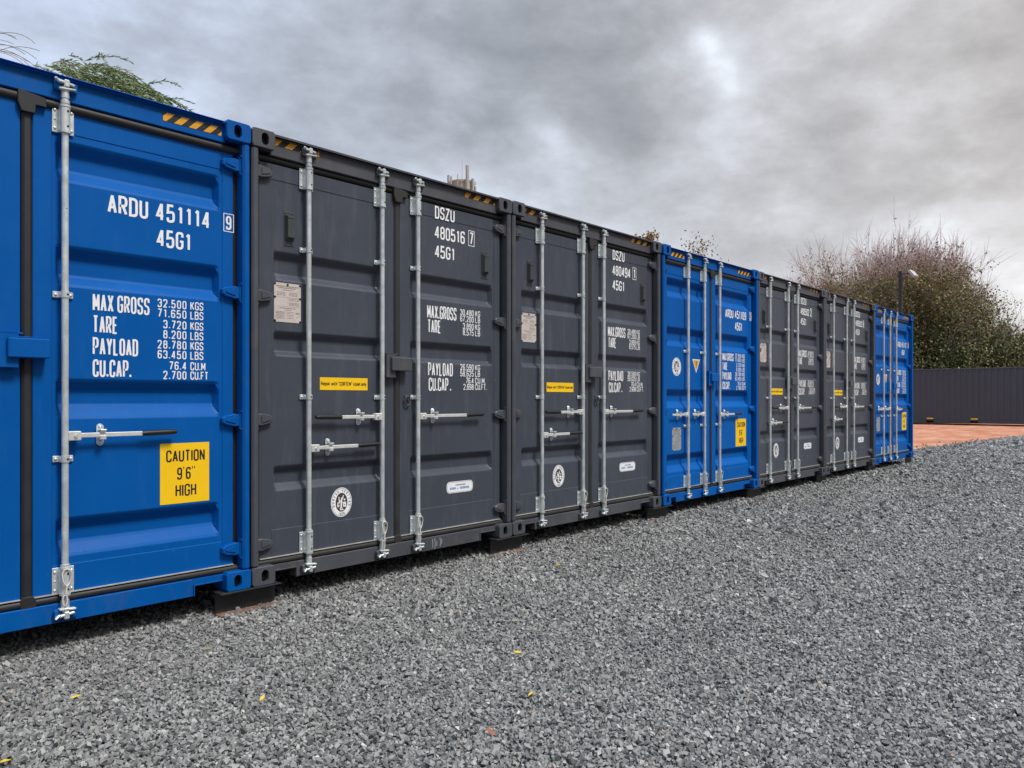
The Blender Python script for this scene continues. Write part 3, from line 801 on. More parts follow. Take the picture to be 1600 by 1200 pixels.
def make_container(kind, x0, nums, label, dz=0.0, seals=(), scratched=False, mark=1, ry=0.0):
    P, F_ = (BLUE, BLUED) if kind == 'blue' else (GREY, GREYD)
    rub = RUBBER if kind == 'blue' else RUBG
    root = empty('shipping_container', (x0, ry, .145+dz))
    tag(root, label, 'shipping container', 'shipping containers standing side by side in a row')
    def C(key, fn): return cached((kind,)+key, fn)
    fp = C(('frame',), lambda: frame_parts(kind, F_))
    hdr = ob('door_header', fp['door_header'], root); ob('door_sill', fp['door_sill'], root)
    for s in (-1, 1): ob('corner_post', fp['corner_post', s], root)
    ob('rear_wall', fp['rear_wall'], root); ob('floor_frame', fp['floor_frame'], root)
    for s in (-1, 1):
        ob('side_wall', C(('wall', s), lambda: wall_mesh(s, P)), root)
        for t in (0, 1):
            me = C(('cast', s, t), lambda: casting_mesh(t, s, F_)); ob('corner_casting', me, root)
            o = ob('corner_casting', me, root); o.scale = (1, -1, 1); o.location = (0, CL, 0)
    ob('roof', C(('roof',), lambda: roof_mesh(P)), root)
    ny = 4 if kind == 'blue' else 3
    zz = (2.796, 2.846) if kind == 'blue' else (2.828, 2.874)
    tag(ob('hazard_stripe', C(('hz', 1), lambda: hazard_mesh(1.905, 2.262, *zz, ny, 1)), hdr))
    tag(ob('hazard_stripe', C(('hz', 0), lambda: hazard_mesh(.185, .520, *zz, ny, -1)), hdr))
    for s in (-1, 1):
        d = ob('door', C(('door', s), lambda: door_mesh(kind, s, P)), root)
        ob('gasket', C(('gk', s), lambda: gasket_mesh(s, rub)), d); ob('highlight_strip', C(('rt', s), lambda: highlight_strip_mesh(s)), d)
        for z in (.250, 1.051, 1.845, 2.640): ob('hinge', C(('hinge', s, z), lambda: hinge_mesh(s, z, F_)), d)
        if kind == 'blue': rods = [(.605, 'L0'), (1.000, 'L1')] if s < 0 else [(1.388, 'R')]
        else: rods = [(.432, 'A'), (1.053, 'B')] if s < 0 else [(1.398, 'C')]
        for k, (u, nm) in enumerate(rods):
            def put(name, me, z=0.0, dx=0.0):
                o = ob(name, me, d); o.location = (u+dx, 0, z); return o
            put('locking_rod', cached('rod', rod_mesh))
            put('rod_guide', cached('g1', lambda: guide_mesh(2.660))); put('rod_guide', cached('g0', lambda: guide_mesh(.222)))
            for z in ((1.735, .866) if kind == 'blue' else (2.182, 1.197)): put('rod_bracket', cached('br', bracket_mesh), z)
            for t in (0, 1):
                put('locking_cam', cached(('cam', t), lambda: cam_mesh(t, F_))); put('cam_keeper', C(('keep', t), lambda: keeper_mesh(t, F_)))
            hz, dr, L, g, cx_ = {'L0': (1.0, -1, .36, 0, .195), 'L1': (1.0, -1, .30, 0, .18), 'R': (.988, 1, .590, .190, .185),
                                 'A': (.852, 1, .590, .185, .172), 'B': (1.056, -1, .570, .205, .190), 'C': (1.052, 1, .710, .190, .178)}[nm]
            put('door_handle', cached(('h', dr, L, g), lambda: handle_mesh(dr, L, g)), hz)
            put('handle_catch', cached('catch', catch_mesh), hz, dr*cx_)
            if nm in seals: put('seal_cord', cached('cord', cord_mesh))
        ob('lock_box', C(('lb', s), lambda: lockbox_mesh(F_ if kind == 'grey' else P, 0 if s > 0 else 1)), d)
        if kind == 'grey':
            ob('vent_cover', cached(('vent', s), lambda: vent_mesh(.305 if s < 0 else 2.165, 2.310)), d)
            if s < 0:
                ob('data_plate', cached(('plate', mark), lambda: plate_mesh(.196, .396, 1.690, 1.948, PY, CREAM, mark)), d)
                ob('repair_label', cached('rep', repair_mesh), d)
                ob('inspection_emblem', cached('embg', lambda: emblem_mesh(.724, .458, .088, .103, PY)), d)
            else:
                [ob('lettering', m_, d) for m_ in lettering(kind, nums)]; ob('maker_label', cached('oval', oval_mesh), d); ob('tie_ring', cached('ring', lambda: ring_mesh(F_)), d)
        else:
            if s < 0:
                ob('inspection_emblem', cached('embb', lambda: emblem_mesh(.410, 1.550, .100, .104, PY)), d)
                ob('warning_triangle', cached('tri', triangle_mesh), d)
                ob('data_plate', cached('plateb', lambda: plate_mesh(.310, .510, .590, .850, PY, ALU, 9)), d)
            else:
                [ob('lettering', m_, d) for m_ in lettering(kind, nums)]; ob('caution_sign', cached('caut', caution_mesh), d)
    if scratched: ob('paint_scratch', scratch_mesh(), root)
    return root
ROW = [('blue', -2.442, ('ARDU', '451114', '9'), 'blue container numbered 451114 9, nearest one, cut off by the left edge of the photo', 0, ('R',), False),
       ('grey', .003, ('DSZU', '480516', '7'), 'dark grey container numbered 480516 7 with scratched sill, beside the nearest blue one', 0, ('B', 'C'), True),
       ('grey', 2.450, ('DSZU', '480494', '1'), 'dark grey container numbered 480494 1, standing just left of the middle blue container', .004, ('B', 'C'), False),
       ('blue', 4.935, ('ARDU', '451109', '3'), 'blue container numbered 451109 3 with grey containers on both sides', .004, ('R', 'L1'), False),
       ('grey', 7.376, ('DSZU', '480502', '2'), 'dark grey container numbered 480502 2, right beside the middle blue container', .0, ('B', 'C'), False),
       ('grey', 9.815, ('DSZU', '480503', '8'), 'dark grey container numbered 480503 8, just before the last blue container', .0, ('B', 'C'), False),
       ('blue', 12.252, ('ARDU', '451112', '8'), 'farthest blue container at the end of the row by the lamp post', -.004, (), False)]
for i, (k, x, nm, lb, dz, se, sc) in enumerate(ROW): make_container(k, x, nm, lb, dz, se, sc, 1+i)

# ------------------------------------------------------------------ steel beams carrying the corners
def beam_mesh(L=.41):
    mb = MB()
    mb.box((-L/2, -.014, .1375), (L/2, .166, .1447), BEAM, .001)
    mb.box((-L/2, -.004, .002), (L/2, .166, .012), RUST, .002)
    mb.box((-L/2+.003, .066, .011), (L/2-.003, .076, .138), BEAM)
    return mb.mesh('support_beam')
bm_ = beam_mesh(); bxs = [-2.44, 0, 2.445, 4.911, 7.375, 9.813, 12.252, 14.60]
btx = ['under the outer left corner of the nearest blue container', 'under the joint of the nearest blue container and its grey neighbour', 'under the joint of the two nearest grey containers',
       'under the joint of grey container 480494 and the blue one', 'under the joint of blue container 451109 and grey container 480502',
       'under the joint of the two farthest grey containers', 'under the left corner of the farthest blue container', 'under the right corner of the farthest blue container']
for x, tx in zip(bxs, btx):
    o = ob('support_beam', bm_); o.location = (x + (-.005 if x < 14 else -.03), 0, 0)
    tag(o, 'black steel beam ' + tx, 'steel beam', 'steel beams under the container corners')
o = ob('support_beam', bm_); o.location = (14.57, CL-.05, 0)
tag(o, 'black steel beam under the rear right corner of the farthest blue container', 'steel beam', 'steel beams under the container corners')
o = ob('support_beam', bm_); o.location = (13.35, .9, 0); o.scale = (.6, 1, 1)
tag(o, 'rusty brown steel beam set back in the shade under the farthest blue container', 'steel beam', 'steel beams under the container corners')

# ------------------------------------------------------------------ far container, side on
def far_container():
    X = 43.3; Y0 = 5.55-CL/2
    r = empty('shipping_container', (X, 5.55, .05)); tag(r, 'long dark grey container seen side on across the red soil, below the trees', 'shipping container')
    m = WALLG
    def L(v): return v
    mb = MB(); ys = []; y = -CL/2+.17; per = .278
    while y < CL/2-.3:
        for dy, h in ((0, 0), (.072, 0), (.140, 1), (.210, 1)): ys.append((y+dy, h))
        y += per
    ys.append((CL/2-.17, 0)); vs = []
    for yy, h in ys: vs += [(.014+.034*h, yy, .165), (.014+.034*h, yy, 2.83)]
    mb.add(vs, [(2*i, 2*i+1, 2*i+3, 2*i+2) for i in range(len(ys)-1)], m); mb.build('side_wall', r)
    mb = MB(); mb.box((CW-.05, -CL/2+.16, .16), (CW-.014, CL/2-.16, 2.84), m); mb.build('side_wall', r)
    mb = MB(); mb.box((.0, -CL/2+.16, 2.83), (.06, CL/2-.16, 2.885), m, .004)
    for k in range(40): mb.box((-.004, -CL/2+.3+k*.29, 2.885), (.05, -CL/2+.45+k*.29, 2.893), LAMPG)
    mb.build('top_rail', r)
    mb = MB(); segs = [(-CL/2+.16, -1.22), (-.86, .86), (1.22, CL/2-.16)]
    for a, b in segs: mb.box((.0, a, .02), (.055, b, .160), m, .004)
    mb.box((.01, -1.22, .135), (.055, -.86, .160), m); mb.box((.01, .86, .135), (.055, 1.22, .160), m)
    mb.build('bottom_rail', r)
    for yy in (-1.04, 1.04):
        mb = MB(); mb.box((.02, yy-.18, .03), (CW, yy+.18, .134), DARKB); mb.build('forklift_pocket', r)
        mb = MB(); mb.box((.008, yy-.16, .215), (.0135, yy+.16, .275), YELLOW, .001); mb.build('pocket_label', r)
    mb = MB(); mb.box((.02, -CL/2+.05, 2.84), (CW-.02, CL/2-.05, 2.878), m, .004); mb.build('roof', r)
    for s in (-1, 1):
        mb = MB(); a, b = sorted((s*(CL/2-.01), s*(CL/2-.05))); mb.box((.06, a, .12), (CW-.06, b, 2.86), m); mb.build('end_wall', r)
        for xx in (0, CW-.16):
            mb = MB(); a, b = sorted((s*CL/2, s*(CL/2-.16))); mb.box((xx, a, .118), (xx+.16, b, 2.778), m, .006); mb.build('corner_post', r)
            for z in (0, 2.778):
                mb = MB(); mb.box((xx, a, z), (xx+.162, b, z+.118), GREYD, .006)
                mb.box((xx-.001, (a+b)/2-.03, z+.03), (xx+.004, (a+b)/2+.03, z+.09), DARKB); mb.build('corner_casting', r)
    mb = MB(); mb.box((.2, -CL/2+.3, .10), (CW-.1, CL/2-.3, .164), DARKB); mb.build('floor_frame', r)
far_container()

# ------------------------------------------------------------------ ground
def grid_noise_mat():
    m = bpy.data.materials.new('red_soil'); m.use_nodes = True; t = m.node_tree; b = t.nodes['Principled BSDF']; L = t.links.new; nn = t.nodes.new
    g = nn('ShaderNodeNewGeometry')
    mp = nn('ShaderNodeMapping'); mp.inputs['Scale'].default_value = (.5, 1.3, 1); mp.inputs['Rotation'].default_value = (0, 0, R(-35)); L(g.outputs['Position'], mp.inputs[0])
    n1 = nn('ShaderNodeTexNoise'); n1.inputs['Scale'].default_value = .9; n1.inputs['Detail'].default_value = 8; n1.inputs['Roughness'].default_value = .65; L(mp.outputs[0], n1.inputs['Vector'])
    n2 = nn('ShaderNodeTexNoise'); n2.inputs['Scale'].default_value = 30; n2.inputs['Detail'].default_value = 4; L(g.outputs['Position'], n2.inputs['Vector'])
    rp = nn('ShaderNodeValToRGB'); L(n1.outputs['Fac'], rp.inputs[0]); e = rp.color_ramp.elements
    e[0].position = .3; e[0].color = (.34, .135, .072, 1); e[1].position = .72; e[1].color = (.64, .38, .25, 1)
    q_ = rp.color_ramp.elements.new(.5); q_.color = (.48, .215, .13, 1)
    mx = nn('ShaderNodeMix'); mx.data_type = 'RGBA'; mx.blend_type = 'MULTIPLY'; mx.inputs[0].default_value = .5
    L(rp.outputs[0], mx.inputs[6]); r2 = nn('ShaderNodeMapRange'); L(n2.outputs['Fac'], r2.inputs[0]); r2.inputs[3].default_value = .55; r2.inputs[4].default_value = 1.35
    L(r2.outputs[0], mx.inputs[7]); L(mx.outputs[2], b.inputs['Base Color']); b.inputs['Roughness'].default_value = .9; b.inputs['Specular IOR Level'].default_value = .2
    bp = nn('ShaderNodeBump'); bp.inputs['Distance'].default_value = .02; L(n2.outputs['Fac'], bp.inputs['Height']); L(bp.outputs[0], b.inputs['Normal'])
    return m
mb = MB(); S = 900; RS = grid_noise_mat()
mb.add([(-S,-S,-.034),(S,-S,-.034),(S,S,-.034),(-S,S,-.034)], [(0,1,2,3)], RS)
tag(mb.build('ground'), kind='structure')
def gravel_base():
    m = bpy.data.materials.new('gravel_bed'); m.use_nodes = True; t = m.node_tree; b = t.nodes['Principled BSDF']; L = t.links.new; nn = t.nodes.new
    g = nn('ShaderNodeNewGeometry')
    v = nn('ShaderNodeTexVoronoi'); v.inputs['Scale'].default_value = 34; L(g.outputs['Position'], v.inputs['Vector'])
    rp = nn('ShaderNodeValToRGB'); sp = nn('ShaderNodeSeparateColor'); L(v.outputs['Color'], sp.inputs[0]); L(sp.outputs[0], rp.inputs[0])
    e = rp.color_ramp.elements; e[0].color = (.03,.03,.031,1); e[1].color = (.16,.16,.158,1); q_ = e.new(.5); q_.color = (.07,.07,.071,1)  # bed coloured darker than the stones to put crevice shade between them
    L(rp.outputs[0], b.inputs['Base Color']); b.inputs['Roughness'].default_value = .85
    bp = nn('ShaderNodeBump'); bp.inputs['Distance'].default_value = .02; bp.invert = True; L(v.outputs['Distance'], bp.inputs['Height']); L(bp.outputs[0], b.inputs['Normal'])
    return m
# edge of the gravel, from the end of the row out to the right
EDGE = [(15.3, 13.5), (15.6, 6.0), (15.9, 2.4), (16.8, 1.45), (18.0, .82), (19.6, .62), (21.5, .50), (24.0, .30), (28.0, .05), (34.0, -.35), (44, -1.2), (60, -2.2)]
mb = MB(); P = [(-30, 13.5)] + EDGE + [(60, -40), (-30, -40)]
mb.add([(x, y, -.028) for x, y in P], [tuple(range(len(P)))[::-1]], gravel_base())
tag(mb.build('gravel_yard'), kind='structure')
ex = np.array([p[0] for p in EDGE[1:]]); ey = np.array([p[1] for p in EDGE[1:]])
def gravel():
    C = np.array([-2.5054, -4.4454]); F = np.array([math.cos(.7327), math.sin(.7327)]); Rt = np.array([math.sin(.7327), -math.cos(.7327)])
    bands = [(.8, 4.6, .0118), (4.6, 7.5, .0148), (7.5, 12, .0200), (12, 18, .030), (18, 22, .040), (22, 38, .060)]
    PX, PY_, SZ = [], [], []
    for a, b, s in bands:
        pitch = s*.98
        u = np.arange(-b*.80-1.2, b*.80+1.2, pitch); d = np.arange(a, b, pitch)
        U, Dd = np.meshgrid(u, d); U = U.ravel(); Dd = Dd.ravel()
        U = U + rng.uniform(-.5, .5, U.size)*pitch; Dd = Dd + rng.uniform(-.5, .5, U.size)*pitch
        k = np.abs(U - .4) < Dd*.69+1.1; U, Dd = U[k], Dd[k]
        x = C[0] + U*Rt[0] + Dd*F[0]; y = C[1] + U*Rt[1] + Dd*F[1]
        lim = np.where(x < 15.6, 1.7, np.interp(x, ex, ey)) + rng.normal(0, .10, x.size) + .12*np.sin(x*3.1)+.08*np.sin(x*7.7)
        k = (y < lim) & ((x < 14.75) | (y < 5)); PX.append(x[k]); PY_.append(y[k]); SZ.append(np.full(k.sum(), s))
    # loose stones spilling over the edge
    x = rng.uniform(15, 30, 2500); y = np.interp(x, ex, ey) + np.abs(rng.normal(0, .35, x.size)); PX.append(x); PY_.append(y); SZ.append(np.full(x.size, .032))
    x = np.concatenate(PX); y = np.concatenate(PY_); s = np.concatenate(SZ)*rng.lognormal(0, .20, x.size); n = x.size
    # unit stone: jittered box, flattened
    cube = np.array([[i, j, k] for i in (-1, 1) for j in (-1, 1) for k in (-1, 1)], float)*.5
    V = cube[None] + rng.uniform(-.30, .30, (n, 8, 3))
    V *= np.stack([rng.uniform(.9, 1.4, n), rng.uniform(.65, 1.0, n), rng.uniform(.55, .95, n)], 1)[:, None, :]
    qn = rng.normal(0, 1, (n, 4)); qn[:, 1:3] *= .62; qn /= np.linalg.norm(qn, axis=1)[:, None]
    w_, a, b, c = qn.T
    Rm = np.stack([1-2*(b*b+c*c), 2*(a*b-c*w_), 2*(a*c+b*w_), 2*(a*b+c*w_), 1-2*(a*a+c*c), 2*(b*c-a*w_), 2*(a*c-b*w_), 2*(b*c+a*w_), 1-2*(a*a+b*b)], 1).reshape(n, 3, 3)
    V = np.einsum('nij,nkj->nki', Rm, V)*s[:, None, None]
    z = rng.uniform(-.3, 1.0, n)*s*1.35 - .014 + (.008*np.sin(x*.9+1)*np.sin(y*1.3) + .006*np.sin(x*3.3+y*2.1) + .004*np.sin(x*7-y*5))*np.clip(-y*.8, 0, 1)
    V += np.stack([x, y, z], 1)[:, None, :]
    fs = np.array([(0,1,3,2),(4,6,7,5),(0,4,5,1),(2,3,7,6),(0,2,6,4),(1,5,7,3)])
    Fc = (fs[None] + (np.arange(n)*8)[:, None, None]).reshape(-1)
    me = bpy.data.meshes.new('gravel_stones'); me.vertices.add(n*8); me.loops.add(n*24); me.polygons.add(n*6)
    me.vertices.foreach_set('co', V.reshape(-1).astype(np.float32)); me.loops.foreach_set('vertex_index', Fc.astype(np.int32))
    me.polygons.foreach_set('loop_start', np.arange(0, n*24, 4, dtype=np.int32)); me.polygons.foreach_set('loop_total', np.full(n*6, 4, np.int32))
    me.update(calc_edges=True)
    me.materials.append(mat('crushed_stone', (.2,.2,.2), .72, spec=.35, var=.16, vscale=.7, fine=.0, island=[
        (0, (.075,.077,.080)), (.12, (.158,.158,.155)), (.5, (.228,.228,.222)), (.85, (.300,.300,.290)), (.965, (.37,.37,.355)), (.985, (.40,.40,.385)), (.988, (.30,.21,.16)), (.991, (.38,.38,.36)), (1, (.56,.55,.52))]))
    me.shade_flat()
    print('stones', n)
    return me
tag(ob('gravel_stones', gravel()), kind='stuff', label='grey crushed stone gravel covering the yard', cat='gravel')

# fallen leaves
LEAFY = mat('yellow_leaf', (.62, .46, .03), .55, var=.15, vscale=60)
LEAFB = mat('brown_leaf', (.30, .11, .05), .6)
def leaf_mesh(m):
    mb = MB(); vs = [(-.030,0,0),(-.012,.011,.004),(.012,.012,.007),(.032,0,.003),(.012,-.011,.006),(-.012,-.012,.003),(0,0,-.001)]
    mb.add(vs, [(0,1,6),(1,2,6),(2,3,6),(3,4,6),(4,5,6),(5,0,6)], m); 
    mb.add([(p[0], p[1], p[2]-.0006) for p in vs], [(0,6,1),(1,6,2),(2,6,3),(3,6,4),(4,6,5),(5,6,0)], m)
    return mb.mesh('fallen_leaf')
ly, lbn = leaf_mesh(LEAFY), leaf_mesh(LEAFB)
for x, y, s, m, lb in ((-.102, -1.240, .9, ly, 'small yellow leaf on the gravel in front of the first grey container'), (.487, -1.793, .75, ly, 'yellow leaf on the gravel directly above the green tinged one'),
        (.104, -2.213, .9, ly, 'yellow leaf on the gravel near the bottom centre of the photo'), (-.726, -1.376, .75, ly, 'thin yellow leaf on the gravel left of centre near the photo bottom'),
        (-1.653, -1.218, 1.2, ly, 'bright yellow leaf in the bottom left corner of the photo'), (-.567, -.561, .9, ly, 'yellow leaf lying closest to the nearest blue container'),
        (-1.265, -.745, .8, ly, 'pale yellow leaf on the left of the gravel below the blue container'), (2.278, -.638, .9, ly, 'yellow leaf on the gravel in front of the joint of the two nearest grey containers'),
        (-.30, -2.35, .8, lbn, 'reddish brown leaf on the gravel near the bottom centre of the photo')):
    o = ob('fallen_leaf', m); o.location = (x, y, .016); o.scale = (s, s, s); o.rotation_euler = (random.uniform(-.5,.5), random.uniform(-.5,.5), random.uniform(0,6))
    tag(o, lb, 'leaf', 'fallen leaves scattered on the gravel')

# ------------------------------------------------------------------ lamp post
r = empty('street_lamp', (29.9, 4.40, 0)); tag(r, 'black square lamp post with a tilted grey floodlight behind the farthest blue container', 'lamp post')
mb = MB(); mb.box((-.06, -.06, 0), (.06, .06, 6.30), POLEM, .008); mb.build('pole', r)
mb = MB(); mb.box((-.02, -.42, 6.16), (.02, -.05, 6.20), POLEM); mb.tube([(0, -.05, 5.95), (0, -.36, 6.17)], .012, POLEM, 6); mb.build('arm', r)
mb = MB(); rot = Matrix.Rotation(R(38), 3, 'X')
mb.box((-.22, -.52, 5.97), (.22, -.40, 6.30), LAMPG, .02, Matrix.Rotation(R(-38), 3, 'X')); lh = mb.build('floodlight', r)
mb = MB(); mb.box((-.19, -.532, 6.00), (.19, -.521, 6.27), GLASS, .004, Matrix.Rotation(R(-38), 3, 'X'), (0, -.46, 6.135)); mb.build('lens', lh)

# ------------------------------------------------------------------ telecom tower
r = empty('telecom_tower', (53.5, 52.9, -.4)); tag(r, 'round beige telecom tower top with antenna panels showing above the grey containers', 'tower')
CONC = mat('tower_cladding', (.36, .35, .30), .8, var=.25, vscale=1.5, dirt=((.18, .14, .12), .6, (1, 1, .3)))
ANT = mat('antenna_grey', (.36, .38, .37), .5, var=.1)
mb = MB(); mb.tube([(0,0,0), (0,0,22.2)], [.9, .7], CONC, 24); mb.build('mast', r)
mb = MB(); mb.tube([(0,0,21.9), (0,0,22.1)], [.7, 1.25], CONC, 28); 
for k in range(28):
    a = 2*math.pi*k/28; b = 2*math.pi*(k+.88)/28
    P = [(1.30*math.cos(a), 1.30*math.sin(a)), (1.30*math.cos(b), 1.30*math.sin(b)), (1.22*math.cos(b), 1.22*math.sin(b)), (1.22*math.cos(a), 1.22*math.sin(a))]
    mb.add([(p[0], p[1], z) for z in (22.1, 24.1) for p in P], [(0,1,5,4),(1,2,6,5),(2,3,7,6),(3,0,4,7),(4,5,6,7),(0,3,2,1)], CONC)
mb.tube([(0,0,22.1), (0,0,24.05)], 1.22, CONC, 28); mb.build('drum', r)
mb = MB()
for z in (22.3, 24.1):
    mb.tube([(1.42*math.cos(2*math.pi*k/32), 1.42*math.sin(2*math.pi*k/32), z) for k in range(33)], .035, ANT, 5)
mb.build('platform_rail', r)
for (dx, dz0, dz1, wd) in ((-1.35, 22.4, 24.75, .22), (-1.05, 22.6, 24.5, .16), (.62, 23.0, 25.55, .28), (1.15, 22.3, 24.3, .24), (1.38, 21.9, 23.6, .2), (-.35, 23.0, 24.6, .08)):
    # on the side of the drum that faces the yard
    rx_, ry_ = .669*dx, -.743*dx; fo = math.sqrt(max(1.5**2-dx*dx, .04)); cx_, cy_ = rx_-.743*fo, ry_-.669*fo
    mb = MB(); mb.box((cx_-wd/2, cy_-wd/2, dz0), (cx_+wd/2, cy_+wd/2, dz1), ANT, .02); mb.tube([(cx_+.1, cy_+.1, dz0-.2), (cx_+.1, cy_+.1, dz1+.1)], .03, ANT, 6); mb.build('antenna_panel', r)
mb = MB(); mb.tube([(0,0,24.0), (0,0,26.6)], [.035, .015], ANT, 6); mb.build('lightning_rod', r)

# ------------------------------------------------------------------ trees
def np_quads(name, V, mat_):
    n = V.shape[0]; me = bpy.data.meshes.new(name); me.vertices.add(n*4); me.loops.add(n*4); me.polygons.add(n)
    me.vertices.foreach_set('co', V.reshape(-1).astype(np.float32)); me.loops.foreach_set('vertex_index', np.arange(n*4, dtype=np.int32))
    me.polygons.foreach_set('loop_start', np.arange(0, n*4, 4, dtype=np.int32)); me.polygons.foreach_set('loop_total', np.full(n, 4, np.int32))
    me.update(calc_edges=True); me.materials.append(mat_); return me
def leaves(P, L, W, mat_, name='foliage', droop=None):
    """one lens-shaped leaf per point"""
    P = np.asarray(P, float); n = len(P)
    d = rng.normal(0, 1, (n, 3)) if droop is None else np.asarray(droop) + rng.normal(0, .35, (n, 3))
    d /= np.linalg.norm(d, axis=1)[:, None]
    u = np.cross(d, rng.normal(0, 1, (n, 3))); u /= np.linalg.norm(u, axis=1)[:, None]
    l = L*rng.uniform(.6, 1.3, n)[:, None]; w_ = W*rng.uniform(.6, 1.3, n)[:, None]
    V = np.stack([P, P+d*l*.5+u*w_*.5, P+d*l, P+d*l*.5-u*w_*.5], 1)
    return np_quads(name, V, mat_)
def tubes_np(segs, mat_, name):
    """segs: list of (p0,p1,r0,r1) -> three-sided tubes"""
    A = np.array([s[0] for s in segs], float); B = np.array([s[1] for s in segs], float); r0 = np.array([s[2] for s in segs]); r1 = np.array([s[3] for s in segs])
    d = B-A; d /= np.maximum(np.linalg.norm(d, axis=1), 1e-6)[:, None]
    ref = np.where(np.abs(d[:, 2:3]) < .9, np.array([[0, 0, 1.]]), np.array([[1., 0, 0]])); u = np.cross(d, ref); u /= np.linalg.norm(u, axis=1)[:, None]; v = np.cross(d, u)
    n = len(A); k = 4; V = []
    for q_ in range(k):
        a = 2*math.pi*q_/k; b = 2*math.pi*(q_+1)/k
        o0 = u*math.cos(a)+v*math.sin(a); o1 = u*math.cos(b)+v*math.sin(b)
        V.append(np.stack([A+o0*r0[:, None], A+o1*r0[:, None], B+o1*r1[:, None], B+o0*r1[:, None]], 1))
    return np_quads(name, np.concatenate(V), mat_)
BARK = mat('bark', (.19, .155, .13), .9, var=.3, vscale=3)
TWIG = mat('twig', (.25, .20, .155), .8, var=.2, vscale=2)
PINK = mat('pink_twig', (.42, .29, .29), .8, var=.2, vscale=2)
def grow(p, d, L, r, depth, segs, tips, rg, spread=.55, up=.10, nch=(3, 5), curl=.18, n=4, wind=None):
    p = np.array(p, float); d = np.array(d, float); d /= np.linalg.norm(d)
    for i in range(n):
        d2 = d + rg.normal(0, curl, 3) + np.array([0, 0, up]) + (wind if wind is not None else 0); d2 /= np.linalg.norm(d2)
        q_ = p + d2*L/n; ra = r*(1-.45*i/n); rb = r*(1-.45*(i+1)/n)
        segs.append((p, q_, ra, rb)); 
        if depth > 0 and i >= 1:
            for _ in range(rg.integers(nch[0], nch[1]) if i == n-1 else max(1, nch[0]-1)):
                dd = d2 + rg.normal(0, spread, 3); grow(q_, dd, L*rg.uniform(.5, .72), rb*.62, depth-1, segs, tips, rg, spread, up, nch, curl, n, wind)
        p, d = q_, d2
    if depth == 0: tips.append((p, d)) 
def tree(name, loc, label, height, seed, leafmat, nleaf, leafL, leafW, stems=1, depth=3, spread=.55, up=.08, leafz=None, base_spread=.3, trunk_r=.2, first=.42, wind=None, group='trees behind the containers', twigs=True, cat='tree', nch=(3, 5), sprays=0, spray_len=1.0):
    rg = np.random.default_rng(seed); root = empty(name, loc); tag(root, label, cat, group)
    pink, segs, tips = [], [], []
    for s in range(stems):
        d0 = np.array([rg.normal(0, base_spread), rg.normal(0, base_spread), 1.0])
        if stems > 1:
            a = 2*math.pi*s/stems + rg.uniform(-.3, .3); d0 = np.array([math.cos(a)*base_spread, math.sin(a)*base_spread, 1.0])
        grow((0, 0, 0), d0, height*first, trunk_r, depth, segs, tips, rg, spread, up, nch, .12, 4, wind)
    if sprays:
        for p, d in list(tips):
            for _ in range(sprays):
                dd = d + rg.normal(0, .38, 3) + np.array([0, 0, .35]); dd /= np.linalg.norm(dd); a_ = p - d*rg.uniform(0, .5); l_ = rg.uniform(.35, 1.1)*spray_len
                b_ = a_ + dd*l_*.5; dd = dd + rg.normal(0, .15, 3); c_ = b_ + dd*l_*.5; tw = segs if a_[2] < height*.62 else pink; tw.append((a_, b_, .009, .007)); tw.append((b_, c_, .007, .004))
    thick = [s for s in segs if s[2] > trunk_r*.25]; thin = [s for s in segs if s[2] <= trunk_r*.25]
    thin = [(a, b, max(c, .007), max(e, .005)) for a, b, c, e in thin]
    ob('trunk', tubes_np(thick, BARK, 'trunk'), root)
    if thin: ob('twigs', tubes_np(thin, TWIG, 'twigs'), root)
    if pink: ob('twig_tips', tubes_np(pink, PINK, 'twig_tips'), root)
    T = np.array([t[0] for t in tips]+[s[1] for s in thin]); 
    if nleaf:
        w_ = np.ones(len(T)) if leafz is None else leafz(T)
        idx = rg.choice(len(T), nleaf, p=w_/w_.sum()); P = T[idx] + rg.normal(0, .16, (nleaf, 3))
        P[:, 2] = np.maximum(P[:, 2], .1)
        ob('crown', leaves(P, leafL, leafW, leafmat), root)
    return root
OLIVE = mat('olive_leaf', (.1,.1,.05), .6, spec=.3, island=[(0, (.08,.09,.028)), (.35, (.155,.165,.05)), (.6, (.22,.19,.07)), (.8, (.27,.24,.095)), (.93, (.30,.19,.09)), (1, (.40,.36,.18))])
DGREEN = mat('hedge_leaf', (.1,.1,.05), .55, spec=.4, island=[(0, (.045,.065,.022)), (.35, (.095,.125,.040)), (.65, (.165,.165,.058)), (.85, (.21,.17,.075)), (.95, (.24,.16,.08)), (1, (.32,.28,.14))])
WILL = mat('willow_leaf', (.1,.1,.05), .5, spec=.4, island=[(0, (.08,.15,.04)), (.5, (.17,.27,.08)), (.85, (.29,.38,.16)), (1, (.44,.50,.30))])
AUT = mat('autumn_leaf', (.1,.1,.05), .6, spec=.3, island=[(0, (.10,.08,.03)), (.5, (.22,.16,.06)), (.8, (.30,.21,.08)), (1, (.38,.30,.14))])
def zlow(z0, z1): return lambda T: np.clip((z1-T[:, 2])/(z1-z0), .06, 1)**1.4
tree('bare_tree', (51.2, 11.1, 0), 'big half bare tree with pinkish twigs rising behind the far end of the row', 13.3, 11, OLIVE, 42000, .17, .10, stems=8, depth=3, spread=.40, up=.10, leafz=zlow(5, 12.5), base_spread=.46, trunk_r=.15, first=.40, sprays=2, spray_len=1.3)
tree('bare_tree', (48.5, 14.3, 0), 'lower half bare tree leaning left above the last grey containers', 10.2, 12, OLIVE, 18000, .16, .09, stems=7, depth=3, spread=.42, up=.06, leafz=zlow(3, 9.5), base_spread=.50, trunk_r=.12, first=.40, sprays=2, spray_len=1.2)
